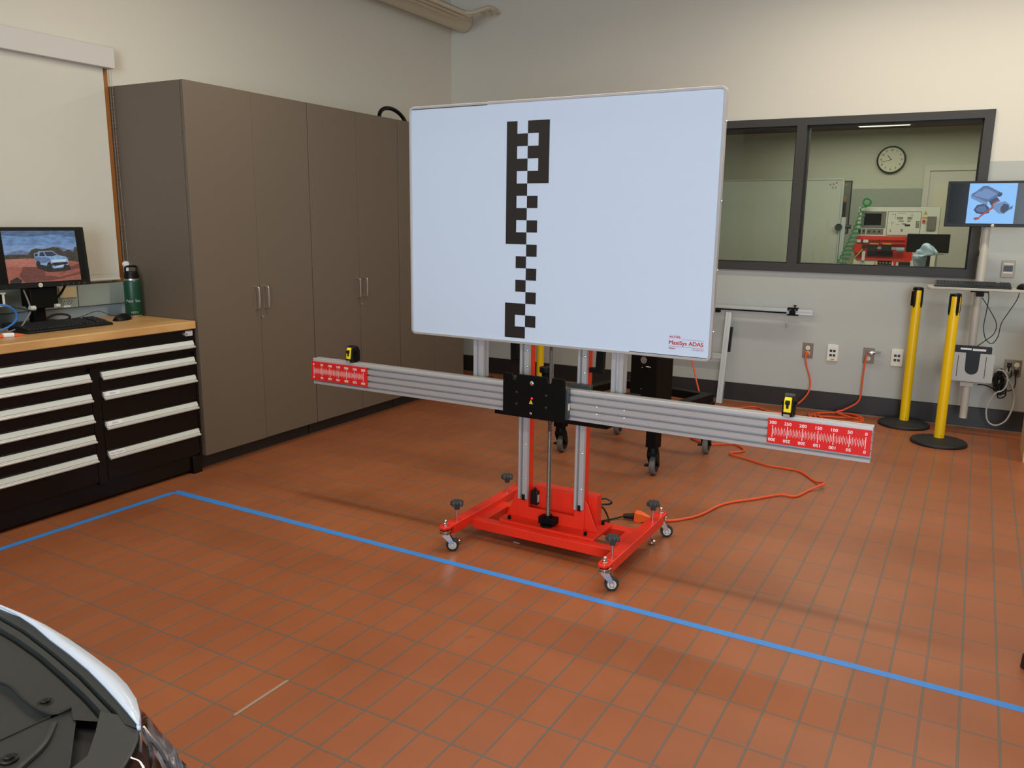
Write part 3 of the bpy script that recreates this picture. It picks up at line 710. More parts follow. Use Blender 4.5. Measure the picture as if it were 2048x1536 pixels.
for s, x in ((-1, -1.692), (1, -1.364)):
    part(cs, 'gusset', MB().prism([(x, 0.104), (x+s*0.062, 0.104), (x+s*0.050, 0.125), (x+s*0.012, 0.22), (x, 0.235)], 'y', 3.062, 3.069), 'red', bev=0.001)
for x0, x1 in ((-1.688, -1.644), (-1.411, -1.370)):
    part(cs, 'post', MB().box(x0, x1, 3.066, 3.108, 0.104, 1.48), 'red', bev=0.002)
    g = MB().prism([(x0, 3.066), (x0, 3.045), (x0+0.004, 3.042), (x0+0.012, 3.042), (x0+0.013, 3.064), (x0+0.017, 3.064), (x0+0.018, 3.054), (x1-0.013, 3.054), (x1-0.012, 3.050), (x1-0.002, 3.050), (x1, 3.054), (x1, 3.066)], 'z', 0.195, 1.48)
    gr = part(cs, 'guide_rail', g, 'alu', 'silver guide rail')
    for z in (0.29, 0.45, 0.60, 0.80, 0.87):
        part(gr, 'screw', MB().ball((x1-0.009, 3.050, z), 0.0045, seg=8), 'chrome')
    part(gr, 'end_cap', MB().box(x0+0.019, x1-0.010, 3.046, 3.056, 0.190, 0.215), 'black_plastic', 'black end cap')
th = MB()
zs = 0.14; prof = []
while zs < 1.30:
    prof += [(0.0100, zs), (0.0088, zs+0.002)]; zs += 0.004
th.lathe(prof, (-1.525, 3.03, 0), seg=16)
part(cs, 'lead_screw', th, 'thread', 'threaded steel spindle')
bk = MB().box(-1.565, -1.485, 3.012, 3.056, 0.112, 0.142).cyl((-1.525, 3.02, 0.104), (-1.525, 3.02, 0.112), 0.03)
bk.cyl((-1.525, 3.03, 0.142), (-1.525, 3.03, 0.152), 0.018)
part(cs, 'bearing_block', bk, 'black_metal', 'black bearing block at the foot of the spindle', bev=0.002)
pb_ = MB().box(-1.637, -1.603, 3.070, 3.094, 0.168, 0.232).cyl((-1.62, 3.082, 0.232), (-1.62, 3.082, 0.246), 0.007)
sb = part(cs, 'switch_box', pb_, 'black_plastic', 'black switch box', bev=0.003)
part(sb, 'label', MB().box(-1.603, -1.6024, 3.074, 3.090, 0.18, 0.215), 'cable_white')
# casters, knobs, levelling feet, nuts
def caster(x, y, ang):
    Mc = Matrix.Translation((x, y, 0)) @ Matrix.Rotation(ang, 4, 'Z')
    tr = 0.030
    f = MB(Mc)
    f.lathe([(0.022, 0.078), (0.026, 0.080), (0.026, 0.084), (0.020, 0.086), (0.020, 0.090), (0.027, 0.092), (0.027, 0.097), (0.014, 0.103)], (0, 0, 0), seg=24)
    for s in (-1, 1):
        pts = [(-0.022, 0.082), (0.016, 0.082), (tr+0.009, 0.036), (tr+0.009, 0.018), (tr-0.009, 0.018), (tr-0.012, 0.036)]
        f.prism(pts, 'x', s*0.0135-0.0012, s*0.0135+0.0012)
    c = part(cs, 'caster', f, 'chrome', 'zinc plated swivel caster')
    wh = MB(Mc).lathe([(0.018, -0.011), (0.0265, -0.010), (0.0285, -0.006), (0.0285, 0.006), (0.0265, 0.010), (0.018, 0.011)], (0, tr, 0.0285), axis='x', seg=32)
    wo = part(c, 'wheel', wh, 'rubber', 'black rubber wheel')
    hb = MB(Mc).lathe([(0.018, -0.0095), (0.018, 0.0095)], (0, tr, 0.0285), axis='x', seg=24)
    part(c, 'hub', MB(Mc).lathe([(0.006, -0.0120), (0.018, -0.0118), (0.018, 0.0118), (0.006, 0.0120)], (0, tr, 0.0285), axis='x', seg=24).cyl(Mc.inverted() @ (Mc @ Vector((-0.018, tr, 0.0285))), (0.018, tr, 0.0285), 0.006, seg=12), 'cable_white', 'pale grey hub')
for x, y, a in ((-1.89, 2.765, R_(-58)), (-1.14, 2.765, R_(-62)), (-1.89, 3.415, R_(-60)), (-1.14, 3.415, R_(-64))):
    caster(x, y, a)
    part(cs, 'cap_nut', MB().lathe([(0.0115, 0.115), (0.0115, 0.118), (0.0095, 0.119), (0.0095, 0.127), (0.008, 0.129), (0.0085, 0.133), (0.007, 0.139), (0.003, 0.142)], (x, y, 0), seg=12), 'chrome')
for x, y in ((-1.89, 2.855), (-1.14, 2.84), (-1.89, 3.30), (-1.14, 3.305)):
    kn = MB()
    n = 56; lo = []; hi = []; hi2 = []
    R0 = lambda a: 0.0265+0.0042*math.cos(7*a)
    for k in range(n):
        a = 2*PI*k/n; r = R0(a)
        lo.append(kn._v((x+r*0.96*math.cos(a), y+r*0.96*math.sin(a), 0.181))); hi.append(kn._v((x+r*math.cos(a), y+r*math.sin(a), 0.196))); hi2.append(kn._v((x+r*0.8*math.cos(a), y+r*0.8*math.sin(a), 0.203)))
    for k in range(n):
        j = (k+1) % n; kn._f([lo[k], lo[j], hi[j], hi[k]]); kn._f([hi[k], hi[j], hi2[j], hi2[k]])
    kn._f(lo[::-1]); kn._f(hi2)
    kn.cyl((x, y, 0.163), (x, y, 0.181), 0.0115, 0.014, seg=16)
    lf = part(cs, 'levelling_knob', kn, 'grey_plastic', 'black star knob')
    part(lf, 'threaded_stem', MB().cyl((x, y, 0.03), (x, y, 0.165), 0.0052, seg=12), 'chrome')
    part(lf, 'foot_pad', MB().lathe([(0.016, 0.006), (0.018, 0.008), (0.018, 0.019), (0.013, 0.022), (0.006, 0.026)], (x, y, 0), seg=20), 'chrome', 'steel foot pad')

# carriage and crossbar
BY = 2.98
pr = []
zt, zb_, yF, yB_ = 0.737, 0.608, BY, BY+0.042
pr = [(yB_, zb_), (yF, zb_)]
pitch_ = 0.0302
z = zb_+0.012
for k in range(4):
    g0 = zb_+0.010+k*pitch_; g1 = g0+0.0105
    pr += [(yF, g0), (yF+0.0035, g0+0.0028), (yF+0.018, g0+0.0028), (yF+0.018, g1+0.001), (yF+0.001, g1+0.001), (yF, g1+0.002)]
pr += [(yF, zt-0.004), (yF+0.002, zt), (yF+0.014, zt), (yF+0.016, zt-0.006), (yF+0.026, zt-0.006), (yF+0.028, zt), (yB_, zt)]
part(cs, 'crossbar', MB().prism(pr, 'x', -2.832, -0.252), 'alu', 'long silver aluminium crossbar')
def sz(v): return 0.605+v
for xx in (-1.83, -1.29, -1.17):
    for zz in (0.648, 0.678):
        part(cs, 'screw', MB().ball((xx, BY+0.004, zz), 0.0045, seg=8), 'chrome')
# red ruler plates
def ruler(x0, x1, zz0, zz1, zero_left):
    q = MB(); q.box(x0, x1, BY-0.008, BY-0.0005, zz0, zz1, 0)
    k = 0.3155/300
    zeroX = x0+0.017 if zero_left else x1-0.017
    sg = 1 if zero_left else -1
    zc = (zz0+zz1)/2
    yf = BY-0.0082
    for t in range(0, 301, 5):
        x = zeroX+sg*t*k
        hl = 0.0215 if t % 50 == 0 else (0.0155 if t % 10 == 0 else 0.0095)
        wd = 0.0011 if t % 50 == 0 else 0.0006
        q.box(x-wd, x+wd, yf-0.0003, yf+0.0004, zc-hl, zc+hl, 1)
        if t % 50 == 0:
            xa = min(max(x, x0+0.016 if t >= 100 else x0+0.009), x1-0.016 if t >= 100 else x1-0.009)
            q.text(str(t), 0.0155, facing((xa, yf-0.0002, zc+0.0315)), 1, bold=0.0003, xs=1.12)
            q.text(str(t), 0.0155, facing((xa, yf-0.0002, zc-0.0315), flip=True), 1, bold=0.0003, xs=1.12)
    part(cs, 'ruler_plate', q, ['red_plate', 'white'], 'red ruler plate with white scale from 0 to 300')
ruler(-2.838, -2.485, 0.629, 0.722, True)
ruler(-0.604, -0.254, 0.633, 0.725, False)
# centre plate
cpz0, cpz1 = 0.602, 0.785
def arc(cx, cz, r, a0, a1, n=6): return [(cx+r*math.cos(R_(a0+(a1-a0)*k/n)), cz+r*math.sin(R_(a0+(a1-a0)*k/n))) for k in range(n+1)]
out = arc(-1.701, cpz0+0.01, 0.01, 180, 270)+arc(-1.428, cpz0+0.01, 0.01, 270, 360)+arc(-1.428, cpz1-0.01, 0.01, 0, 90)
for xn in (-1.488, -1.655):
    out += [(xn+0.014, cpz1), (xn+0.010, cpz1-0.008)]+arc(xn, cpz1-0.018, 0.008, 0, -180)[0:]+[(xn-0.010, cpz1-0.008), (xn-0.014, cpz1)]
out += arc(-1.701, cpz1-0.01, 0.01, 90, 180)
cpn = part(cs, 'centre_plate', MB().prism(out, 'y', 2.942, 2.952), 'black_metal', 'black steel plate in front of the crossbar', bev=0.001)
for x, z in ((-1.643, 0.708), (-1.643, 0.657), (-1.502, 0.708), (-1.502, 0.657)): part(cpn, 'screw', MB().cyl((x, 2.942, z), (x, 2.9405, z), 0.005, seg=10), 'grey_plastic')
part(cpn, 'laser_window', MB().cyl((-1.570, 2.942, 0.688), (-1.570, 2.9408, 0.688), 0.0045, seg=12), 'led', 'small red light')
wt = MB().prism([(-1.583, 0.664), (-1.565, 0.664), (-1.574, 0.681)], 'y', 2.9412, 2.942)
part(cpn, 'warning_sticker', wt, 'yellow', 'yellow warning triangle')
part(cpn, 'warning_mark', MB().prism([(-1.5755, 0.667), (-1.5725, 0.667), (-1.574, 0.676)], 'y', 2.9406, 2.9412), 'ink')
part(cpn, 'ball_detent', MB().ball((-1.572, 2.942, 0.752), 0.010, sy=0.4), 'chrome', 'steel ball under the top edge')
part(cpn, 'ball_detent', MB().ball((-1.575, 2.942, 0.622), 0.006, sy=0.4), 'chrome', 'steel ball near the bottom edge')
cbx = MB().box(-1.695, -1.408, 2.952, 2.98, 0.612, 0.742)
ch_ = part(cs, 'laser_housing', cbx, 'grey_plastic', 'dark grey box behind the black plate', bev=0.002)
part(ch_, 'label', MB().box(-1.408, -1.4074, 2.958, 2.966, 0.652, 0.680), 'paper')
part(ch_, 'label', MB().box(-1.408, -1.4074, 2.967, 2.975, 0.652, 0.682), 'yellow', 'yellow label')
cbm = MB().box(-1.90, -1.19, 3.022, 3.041, 0.690, 0.724).prism([(-1.80, 0.578), (-1.26, 0.578), (-1.235, 0.592), (-1.235, 0.602), (-1.80, 0.602)], 'y', 3.022, 3.041)
part(cs, 'carriage_beam', cbm, 'black_metal', 'black beam behind the crossbar', bev=0.002)
for x0, x1 in ((-1.945, -1.855), (-1.235, -1.145)): part(cs, 'post_foot', MB().box(x0, x1, 3.042, 3.10, 0.70, 0.728), 'black_metal', bev=0.002)
for xc in (-1.666, -1.39): part(cs, 'slider_block', MB().box(xc-0.055, xc+0.055, 3.022, 3.0415, 0.728, 0.755), 'grey_plastic', bev=0.003)
part(cs, 'spindle_nut', MB().lathe([(0.022, 0.735), (0.020, 0.745), (0.020, 0.775), (0.030, 0.780), (0.030, 0.802)], (-1.572, 3.075, 0)), 'black_metal', 'black hand wheel behind the plate')
def tslot(x0, x1, y0, y1, z0, z1):
    w = x1-x0; g = w*0.16
    pts = [(x0, y0), (x0+w/2-g, y0), (x0+w/2-g*0.9, y0+0.016), (x0+w/2+g*0.9, y0+0.016), (x0+w/2+g, y0), (x1, y0),
           (x1, y0+(y1-y0)/2-0.006), (x1-0.014, y0+(y1-y0)/2-0.006), (x1-0.014, y0+(y1-y0)/2+0.006), (x1, y0+(y1-y0)/2+0.006), (x1, y1), (x0, y1)]
    return MB().prism(pts, 'z', z0, z1)
for x0, x1 in ((-1.926, -1.873), (-1.258, -1.207)): part(cs, 'board_upright', tslot(x0, x1, 3.045, 3.09, 0.728, 1.72), 'alu', 'silver aluminium upright behind the board')
for s, xp in ((1, -1.370), (-1, -1.688)):
    a, b = (xp, xp+0.062) if s > 0 else (xp-0.062, xp)
    q = MB().box(a, b, 3.072, 3.10, 0.800, 0.820)
    if s > 0: q.prism([(b-0.034, 0.82), (b, 0.82), (b+0.004, 1.0), (b-0.026, 1.0)], 'y', 3.072, 3.10)
    else: q.prism([(a+0.034, 0.82), (a, 0.82), (a-0.004, 1.0), (a+0.026, 1.0)], 'y', 3.072, 3.10)
    part(cs, 'hook_bracket', q, 'black_metal', 'black L-shaped bracket below the board', bev=0.002)
pc = MB().tube([(-1.345, 3.17, 0.214), (-1.317, 3.175, 0.222), (-1.290, 3.175, 0.214), (-1.292, 3.18, 0.202), (-1.315, 3.18, 0.194), (-1.35, 3.17, 0.190)], 0.0042)
pc.tube([(-1.35, 3.18, 0.182), (-1.334, 3.20, 0.165), (-1.332, 3.24, 0.12), (-1.37, 3.36, 0.04), (-1.42, 3.44, 0.010)], 0.0042)
pc.tube([(-1.48, 3.40, 0.006), (-1.43, 3.46, 0.006), (-1.385, 3.52, 0.010), (-1.362, 3.54, 0.018)], 0.0042)
part(cs, 'power_cable', pc, 'plug_black', 'black power cable')
part(cs, 'power_plug', MB().cyl((-1.368, 3.536, 0.016), (-1.315, 3.542, 0.022), 0.011, 0.016, seg=12), 'plug_black', 'black plug')

# ------------------------------------------------------------------ target board
bx0, bx1, bz0, bz1, byf = -2.235, -0.838, 0.906, 1.901, 3.0
tb = thing('target_board', 'large white target board with black squares hung on the red stand', 'board', ((bx0+bx1)/2, 3.01, bz0))
part(tb, 'panel', MB().box(bx0+0.008, bx1-0.008, byf+0.002, byf+0.018, bz0+0.008, bz1-0.008), 'board')
def ring_prism(mb, x0, x1, z0, z1, w, r, y0, y1):
    o = rrect(x0, x1, z0, z1, r, 6); i = rrect(x0+w, x1-w, z0+w, z1-w, max(r-w, 0.002), 6)
    n = len(o)
    V = [[mb._v((p[0], y, p[1])) for p in L] for L in (o, i) for y in (y0, y1)]   # o0 o1 i0 i1
    for k in range(n):
        j = (k+1) % n
        mb._f([V[0][k], V[0][j], V[2][j], V[2][k]]); mb._f([V[1][k], V[3][k], V[3][j], V[1][j]])
        mb._f([V[0][k], V[1][k], V[1][j], V[0][j]]); mb._f([V[2][k], V[2][j], V[3][j], V[3][k]])
fr = MB(); ring_prism(fr, bx0, bx1, bz0, bz1, 0.010, 0.022, byf-0.003, byf+0.021)
bf = part(tb, 'frame', fr, 'alu', 'thin silver aluminium frame', bev=0.001)
for z in (1.02, 1.25, 1.50, 1.78): part(bf, 'rivet', MB().ball((bx1+0.001, byf+0.010, z), 0.004, seg=8), 'chrome')
for xh in (-1.8995, -1.2325):
    for zh in (1.02, 1.60): part(tb, 'hanger', MB().box(xh-0.022, xh+0.022, byf+0.0205, byf+0.0448, zh-0.03, zh+0.03), 'black_metal', 'black hanger on the back')
part(tb, 'edge_gap', MB().box(bx0+0.011, bx0+0.40, byf+0.0015, byf+0.002, bz1-0.0125, bz1-0.0100).box(bx1-0.33, bx1-0.012, byf+0.0015, byf+0.002, bz0+0.0100, bz0+0.0125), 'dark')
rows = ['1011', '1101', '1011', '1101', '1011', '1100', '1010', '1100', '1010', '1100', '0010', '0100', '0010', '0100', '0010', '1100', '1010', '1100']
px0, pz1, cell = -1.7400, 1.8185, 0.0494
pt = MB()
for r, s in enumerate(rows):
    for c_, v in enumerate(s):
        if v == '1': pt.box(px0+c_*cell, px0+(c_+1)*cell, byf+0.0012, byf+0.002, pz1-(r+1)*cell, pz1-r*cell)
part(tb, 'square_pattern', pt, 'ink', 'column of black printed squares')
lg = MB(); yl = byf+0.0016
def tt(s, size, x, z, al='LEFT', bold=0.0, mi=0, xs=1.0): lg.text(s, size, facing((x, yl, z)), mi, align=al, bold=bold, ext=0.0002, xs=xs)
LX = -1.005
tt('AUTEL', 0.0125, LX, 0.9895, bold=0.0004, xs=1.28)
tt('MaxiSys ADAS', 0.0222, LX-0.001, 0.967, bold=0.00055, xs=1.02)
tt('Pattern', 0.0085, LX, 0.9455, bold=0.0003, xs=1.05); tt('CSC0601/07', 0.0085, LX+0.137, 0.9455, 'RIGHT', xs=1.05)
lg.box(LX+0.052, LX+0.138, yl-0.0003, yl+0.0003, 0.9815, 0.9825, 1); lg.box(LX, LX+0.138, yl-0.0003, yl+0.0003, 0.9525, 0.9535, 1)
part(tb, 'printed_name', lg, ['red_ink', 'grey_ink'], 'red printed lettering in the lower right corner')

# ------------------------------------------------------------------ tape measures
def tape_measure(name, label, x, grp):
    t = thing(name, label, 'tape measure', (x, 3.0, 0.737), 'W', grp)
    y0, y1, z0 = 2.968, 3.034, 0.739
    h_ = 0.078
    prof = [(y0+0.004, z0), (y1, z0), (y1, z0+0.052), (y1-0.010, z0+0.070), (y1-0.022, z0+h_), (y0+0.024, z0+h_), (y0+0.012, z0+0.073), (y0+0.004, z0+0.060), (y0, z0+0.012)]
    part(t, 'case', MB().prism(prof, 'x', x-0.019, x+0.019), 'black_plastic', 'black rubber case', bev=0.003)
    yp = [(y0-0.002, z0+0.016), (y0+0.002, z0+0.061), (y0+0.009, z0+0.0715), (y0+0.012, z0+0.066), (y0+0.009, z0+0.058), (y0+0.008, z0+0.016)]
    yf = part(t, 'front_shell', MB().prism(yp, 'x', x-0.0130, x+0.0130), 'yellow', 'bright yellow front', bev=0.002)
    bt_ = MB().prism([(y0-0.001, z0+0.044), (y0-0.006, z0+0.045), (y0-0.005, z0+0.056), (y0+0.002, z0+0.060)], 'x', x-0.008, x+0.008).prism([(y0-0.001, z0+0.030), (y0-0.003, z0+0.030), (y0-0.003, z0+0.046), (y0-0.001, z0+0.046)], 'x', x-0.0045, x+0.0045)
    part(yf, 'lock_button', bt_, 'black_plastic', bev=0.001)
    part(t, 'blade_hook', MB().box(x-0.011, x+0.011, y0-0.006, y0-0.003, z0+0.001, z0+0.010).box(x-0.010, x+0.010, y0-0.004, y0+0.004, z0+0.006, z0+0.008), 'steel', 'steel blade hook')
    part(t, 'holder', MB().box(x-0.021, x-0.019, y0+0.02, y0+0.05, z0, z0+0.04).box(x+0.019, x+0.021, y0+0.02, y0+0.05, z0, z0+0.055).box(x-0.017, x+0.017, y0+0.01, y1-0.01, 0.737, 0.7392).cyl((x+0.021, y0+0.035, z0+0.045), (x+0.028, y0+0.035, z0+0.047), 0.005, seg=10).cyl((x-0.021, y0+0.035, z0+0.045), (x-0.027, y0+0.035, z0+0.045), 0.007, seg=10), 'black_metal', 'black holder')
    return t
tape_measure('tape_measure', 'yellow and black tape measure on the left end of the crossbar', -2.592, 'tape measures on the crossbar')
tape_measure('tape_measure', 'yellow and black tape measure on the right end of the crossbar', -0.540, 'tape measures on the crossbar')

# ================================================================== BLACK CART BEHIND THE STAND
ca = R_(-12.3)
ct = thing('equipment_cart', 'black wheeled cart with a tall black box behind the silver crossbar', 'cart', (-1.75, 4.63, 0))
Mt = Matrix.Translation((-1.75, 4.63, 0)) @ Matrix.Rotation(ca, 4, 'Z')
for sx in (-1, 1):
    for sy in (-1, 1):
        x, y = sx*0.335, sy*0.305
        tz = 0.50 if (sx > 0 and sy < 0) else 0.34
        lg_ = MB(Mt).box(x-0.032, x+0.032, y-0.032, y+0.032, 0.172, tz)
        part(ct, 'leg', lg_, 'black_metal', bev=0.003)
        Mw = Mt @ Matrix.Translation((x, y, 0)) @ Matrix.Rotation(R_(16), 4, 'Z')
        wr_ = 0.0600
        f = MB(Mw).cyl((0, 0, 0.142), (0, 0, 0.172), 0.034, 0.030, seg=20)
        f.prism([(-0.030, 0.124), (0.040, 0.124), (0.028, 0.144), (-0.028, 0.144)], 'x', -0.027, 0.027)
        for s in (-1, 1): f.prism([(-0.030, 0.126), (0.040, 0.126), (0.052, 0.056), (0.038, 0.044), (0.022, 0.056)], 'x', s*0.0255-0.0018, s*0.0255+0.0018)
        f.cyl((-0.030, 0.036, wr_), (0.030, 0.036, wr_), 0.008, seg=12)
        cc = part(ct, 'caster', f, 'black_metal')
        whl = part(cc, 'wheel', MB(Mw).lathe([(0.040, -0.017), (0.056, -0.016), (0.0600, -0.008), (0.0600, 0.008), (0.056, 0.016), (0.040, 0.017)], (0, 0.036, wr_), axis='x', seg=36), 'grey_rubber', 'grey rubber wheel')
        part(cc, 'hub', MB(Mw).lathe([(0.010, -0.0185), (0.041, -0.0175), (0.041, 0.0175), (0.010, 0.0185)], (0, 0.036, wr_), axis='x', seg=28), 'black_plastic', 'black hub')
        part(cc, 'brake_lever', MB(Mw).box(-0.05, -0.026, 0.005, 0.04, 0.050, 0.058), 'black_metal')
fr = MB(Mt).box(-0.36, 0.36, -0.33, -0.275, 0.34, 0.39).box(-0.36, 0.36, 0.275, 0.33, 0.34, 0.39).box(-0.36, -0.30, -0.275, 0.275, 0.34, 0.39).box(0.30, 0.36, -0.275, 0.275, 0.34, 0.39)
part(ct, 'frame', fr, 'black_metal', bev=0.003)
tw = MB(Mt).box(0.205, 0.375, -0.37, -0.20, 0.40, 1.05)
two = part(ct, 'tower', tw, 'black_metal', 'tall black box', bev=0.003)
part(two, 'round_badge', MB(Mt).cyl((0.29, -0.37, 0.675), (0.29, -0.373, 0.675), 0.020, mi=0), 'foil', 'shiny round disc')
part(two, 'label', MB(Mt).box(0.305, 0.325, -0.3712, -0.37, 0.638, 0.642).box(0.329, 0.334, -0.3712, -0.37, 0.638, 0.642), 'white')
for z in (0.632, 0.51): part(two, 'screw', MB(Mt).ball((0.28, -0.371, z), 0.004, seg=8), 'chrome')

# ================================================================== STANCHIONS
def stanchion(label, x, y, rz):
    t = thing('barrier_post', label, 'barrier post', (x, y, 0), 'W', 'yellow barrier posts')
    part(t, 'base', MB().lathe([(0.165, 0.0), (0.172, 0.004), (0.172, 0.014), (0.165, 0.022), (0.12, 0.032), (0.05, 0.040), (0.034, 0.041)], (x, y, 0), seg=56), 'rubber', 'round black base')
    part(t, 'tube', MB().cyl((x, y, 0.036), (x, y, 0.985), 0.0318, seg=36), 'stanchion', 'bright yellow tube')
    part(t, 'cap', MB().lathe([(0.033, 0.980), (0.034, 0.985), (0.034, 0.995), (0.026, 0.999)], (x, y, 0)), 'black_plastic', 'black cap')
    for k in range(4):
        a = rz+k*PI/2
        Mx = Matrix.Translation((x, y, 0)) @ Matrix.Rotation(a, 4, 'Z')
        part(t, 'belt_slot', MB(Mx).box(-0.0085, 0.0085, -0.0365, -0.028, 0.875, 0.982).box(-0.005, 0.005, -0.0365, -0.03, 0.860, 0.876), 'black_plastic', 'black belt slot')
    part(t, 'screw', MB().ball((x+0.012, y-0.0318, 0.06), 0.0025, seg=8), 'dark')
    return t
s1 = stanchion('yellow barrier post nearer the camera, right one of the pair', -0.100, 5.965, R_(33))
s2 = stanchion('yellow barrier post nearer the wall, left one of the pair', -0.343, 6.385, R_(62))
part(s2, 'belt_clip', MB(Matrix.Translation((-0.343, 6.385, 0)) @ Matrix.Rotation(R_(-28), 4, 'Z')).box(-0.014, 0.010, -0.056, -0.036, 0.872, 0.972), 'black_plastic', 'black belt end clip', bev=0.002)
stanchion('yellow barrier post mostly hidden behind the red stand and white board', -3.18, 6.10, R_(20))

# ================================================================== LEANING ALUMINIUM FRAME
lf = thing('aluminium_frame', 'silver aluminium measuring frame leaning against the back wall', 'frame', (-1.7, 6.42, 0), 'B')
# frame-B coordinates
def B(p):
    c, s = math.cos(AW), math.sin(AW); return (c*p[0]+s*p[1], -s*p[0]+c*p[1], p[2])
top_y, bot_y = WB-0.075, WB-0.19
ang_l = math.atan2(bot_y-top_y, 0.77)
u1 = -0.895
pr = [(top_y-0.018, 0.743), (top_y-0.018, 0.756), (top_y-0.012, 0.757), (top_y-0.012, 0.764), (top_y-0.018, 0.765), (top_y-0.018, 0.783), (top_y+0.018, 0.783), (top_y+0.018, 0.743)]
part(lf, 'crossbar', MB().prism(pr, 'x', -2.5, u1), 'alu_dull')
part(lf, 'ruler_strip', MB().box(-1.655, -1.085, top_y-0.022, top_y-0.018, 0.745, 0.757), 'black_metal', 'black strip')
part(lf, 'bracket', MB().box(-1.70, -1.60, top_y-0.03, top_y+0.02, 0.722, 0.744), 'black_metal', bev=0.002)
def leg_frame(u):
    Mx = Matrix.Translation((u, bot_y, 0)) @ Matrix.Rotation(R_(0.8), 4, 'Y') @ Matrix.Rotation(ang_l, 4, 'X')
    q = MB(Mx); pts = [(-0.022, -0.02), (-0.006, -0.02), (-0.004, -0.013), (0.004, -0.013), (0.006, -0.02), (0.022, -0.02), (0.022, 0.02), (-0.022, 0.02)]
    return q.prism(pts, 'z', 0.004, 0.735), Mx
q, Ml = leg_frame(-1.535); lg1 = part(lf, 'leg', q, 'alu_dull')
part(lg1, 'grip', MB(Ml).box(0.022, 0.040, -0.015, 0.015, 0.42, 0.62), 'black_plastic', 'black grip', bev=0.003)
q, _ = leg_frame(-2.06); part(lf, 'leg', q, 'alu_dull')
part(lf, 'lower_bar', MB().prism([(bot_y+0.04, 0.36), (bot_y+0.04, 0.372), (bot_y+0.046, 0.373), (bot_y+0.046, 0.383), (bot_y+0.04, 0.384), (bot_y+0.04, 0.398), (bot_y+0.07, 0.398), (bot_y+0.07, 0.36)], 'x', -2.04, -1.552), 'alu_dull')
cl = MB().box(-1.08, -1.005, top_y-0.032, top_y+0.026, 0.772, 0.792).box(-1.065, -1.02, top_y-0.034, top_y-0.02, 0.745, 0.775).box(-1.08, -1.00, top_y-0.030, top_y+0.02, 0.733, 0.744).cyl((-1.03, top_y, 0.79), (-1.03, top_y, 0.806), 0.005, seg=10).cyl((-1.03, top_y, 0.804), (-1.03, top_y, 0.812), 0.012, seg=12)
clo = part(lf, 'slider_clamp', cl, 'black_metal', 'black sliding clamp')
for du in (-1.06, -1.02): part(clo, 'screw', MB().cyl((du, top_y-0.032, 0.777), (du, top_y-0.037, 0.777), 0.007, seg=12), 'chrome')
part(lf, 'plumb_line', MB().cyl((-1.072, top_y-0.025, 0.772), (-1.075, top_y-0.025, 0.672), 0.0008, seg=6), 'cable_white')
part(lf, 'plumb_clip', MB().tube([(-1.083, top_y-0.025, 0.632), (-1.081, top_y-0.025, 0.665), (-1.075, top_y-0.025, 0.672), (-1.069, top_y-0.025, 0.665), (-1.067, top_y-0.025, 0.632)], 0.0022, seg=6, sub=3), 'steel')

# ================================================================== WALL PLATES
def outlet(label, u, z, w=0.078, h=0.118, gang=1, pm='tan_plate'):
    t = thing('wall_outlet', label, 'outlet', (u, WB, z), 'B', 'wall plates along the back wall')
    part(t, 'cover_plate', MB().box(u-w/2, u+w/2, WB-0.007, WB-0.0005, z-h/2, z+h/2), pm, 'steel plate', bev=0.002)
    for g in range(gang):
        ug = u+(g-(gang-1)/2)*0.046
        for dz in (0.021, -0.021):
            q = MB().cyl((ug, WB-0.007, z+dz), (ug, WB-0.010, z+dz), 0.0165, seg=20, mi=0)
            for dx in (-0.006, 0.006): q.box(ug+dx-0.0012, ug+dx+0.0012, WB-0.0104, WB-0.010, z+dz+0.001, z+dz+0.008, 1)
            q.box(ug-0.002, ug+0.002, WB-0.0104, WB-0.010, z+dz-0.009, z+dz-0.005, 1)
            part(t, 'socket', q, ['cream', 'dark'])
    return t
outlet('steel outlet plate with an orange cord plugged in, left of the data plates', -0.920, 0.461)
o2 = outlet('steel outlet plate with crumpled foil over its orange plug', -0.484, 0.459)
random.seed(3)
fo = MB(); ctr = Vector((-0.470, WB-0.030, 0.484)); ring = []
for k in range(40):
    d = Vector((random.uniform(-1, 1), random.uniform(-1, 1), random.uniform(-1, 1))).normalized()
    ring.append(ctr+Vector((d.x*random.uniform(.02, .045), d.y*0.016, d.z*random.uniform(.012, .026))))
fv = [fo._v(p) for p in ring]; bmesh.ops.convex_hull(fo.bm, input=fv)
fo.poly([(-0.455, WB-0.035, 0.475), (-0.405, WB-0.055, 0.482), (-0.395, WB-0.03, 0.500), (-0.44, WB-0.02, 0.497)])
part(o2, 'foil_wrap', fo, 'foil', 'crumpled silver foil')
outlet('steel double outlet plate with black plugs beside the right workstation', 0.448, 0.456, 0.105, 0.115, 2)
def jack_plate(label, u, z):
    t = thing('data_plate', label, 'data plate', (u, WB, z), 'B', 'wall plates along the back wall')
    part(t, 'cover_plate', MB().prism(rrect(u-0.040, u+0.040, z-0.064, z+0.064, 0.006), 'y', WB-0.012, WB-0.0005), 'cream', bev=0.003)
    for dx in (-0.012, 0.012):
        for dz in (0.016, -0.018): part(t, 'data_jack', MB().box(u+dx-0.009, u+dx+0.009, WB-0.0135, WB-0.0118, z+dz-0.009, z+dz+0.009), 'jack_blue', 'dark blue data jack')
    part(t, 'name_strip', MB().box(u-0.028, u+0.028, WB-0.0128, WB-0.0118, z+0.040, z+0.050), 'paper')
    if u < -0.5: part(t, 'gold_label', MB().box(u-0.012, u+0.016, WB-0.0128, WB-0.0118, z-0.055, z-0.045), 'gold')
jack_plate('cream data plate with four blue jacks, between the two orange cords', -0.738, 0.458)
jack_plate('cream data plate with four blue jacks, beside the left yellow barrier post', -0.289, 0.460)
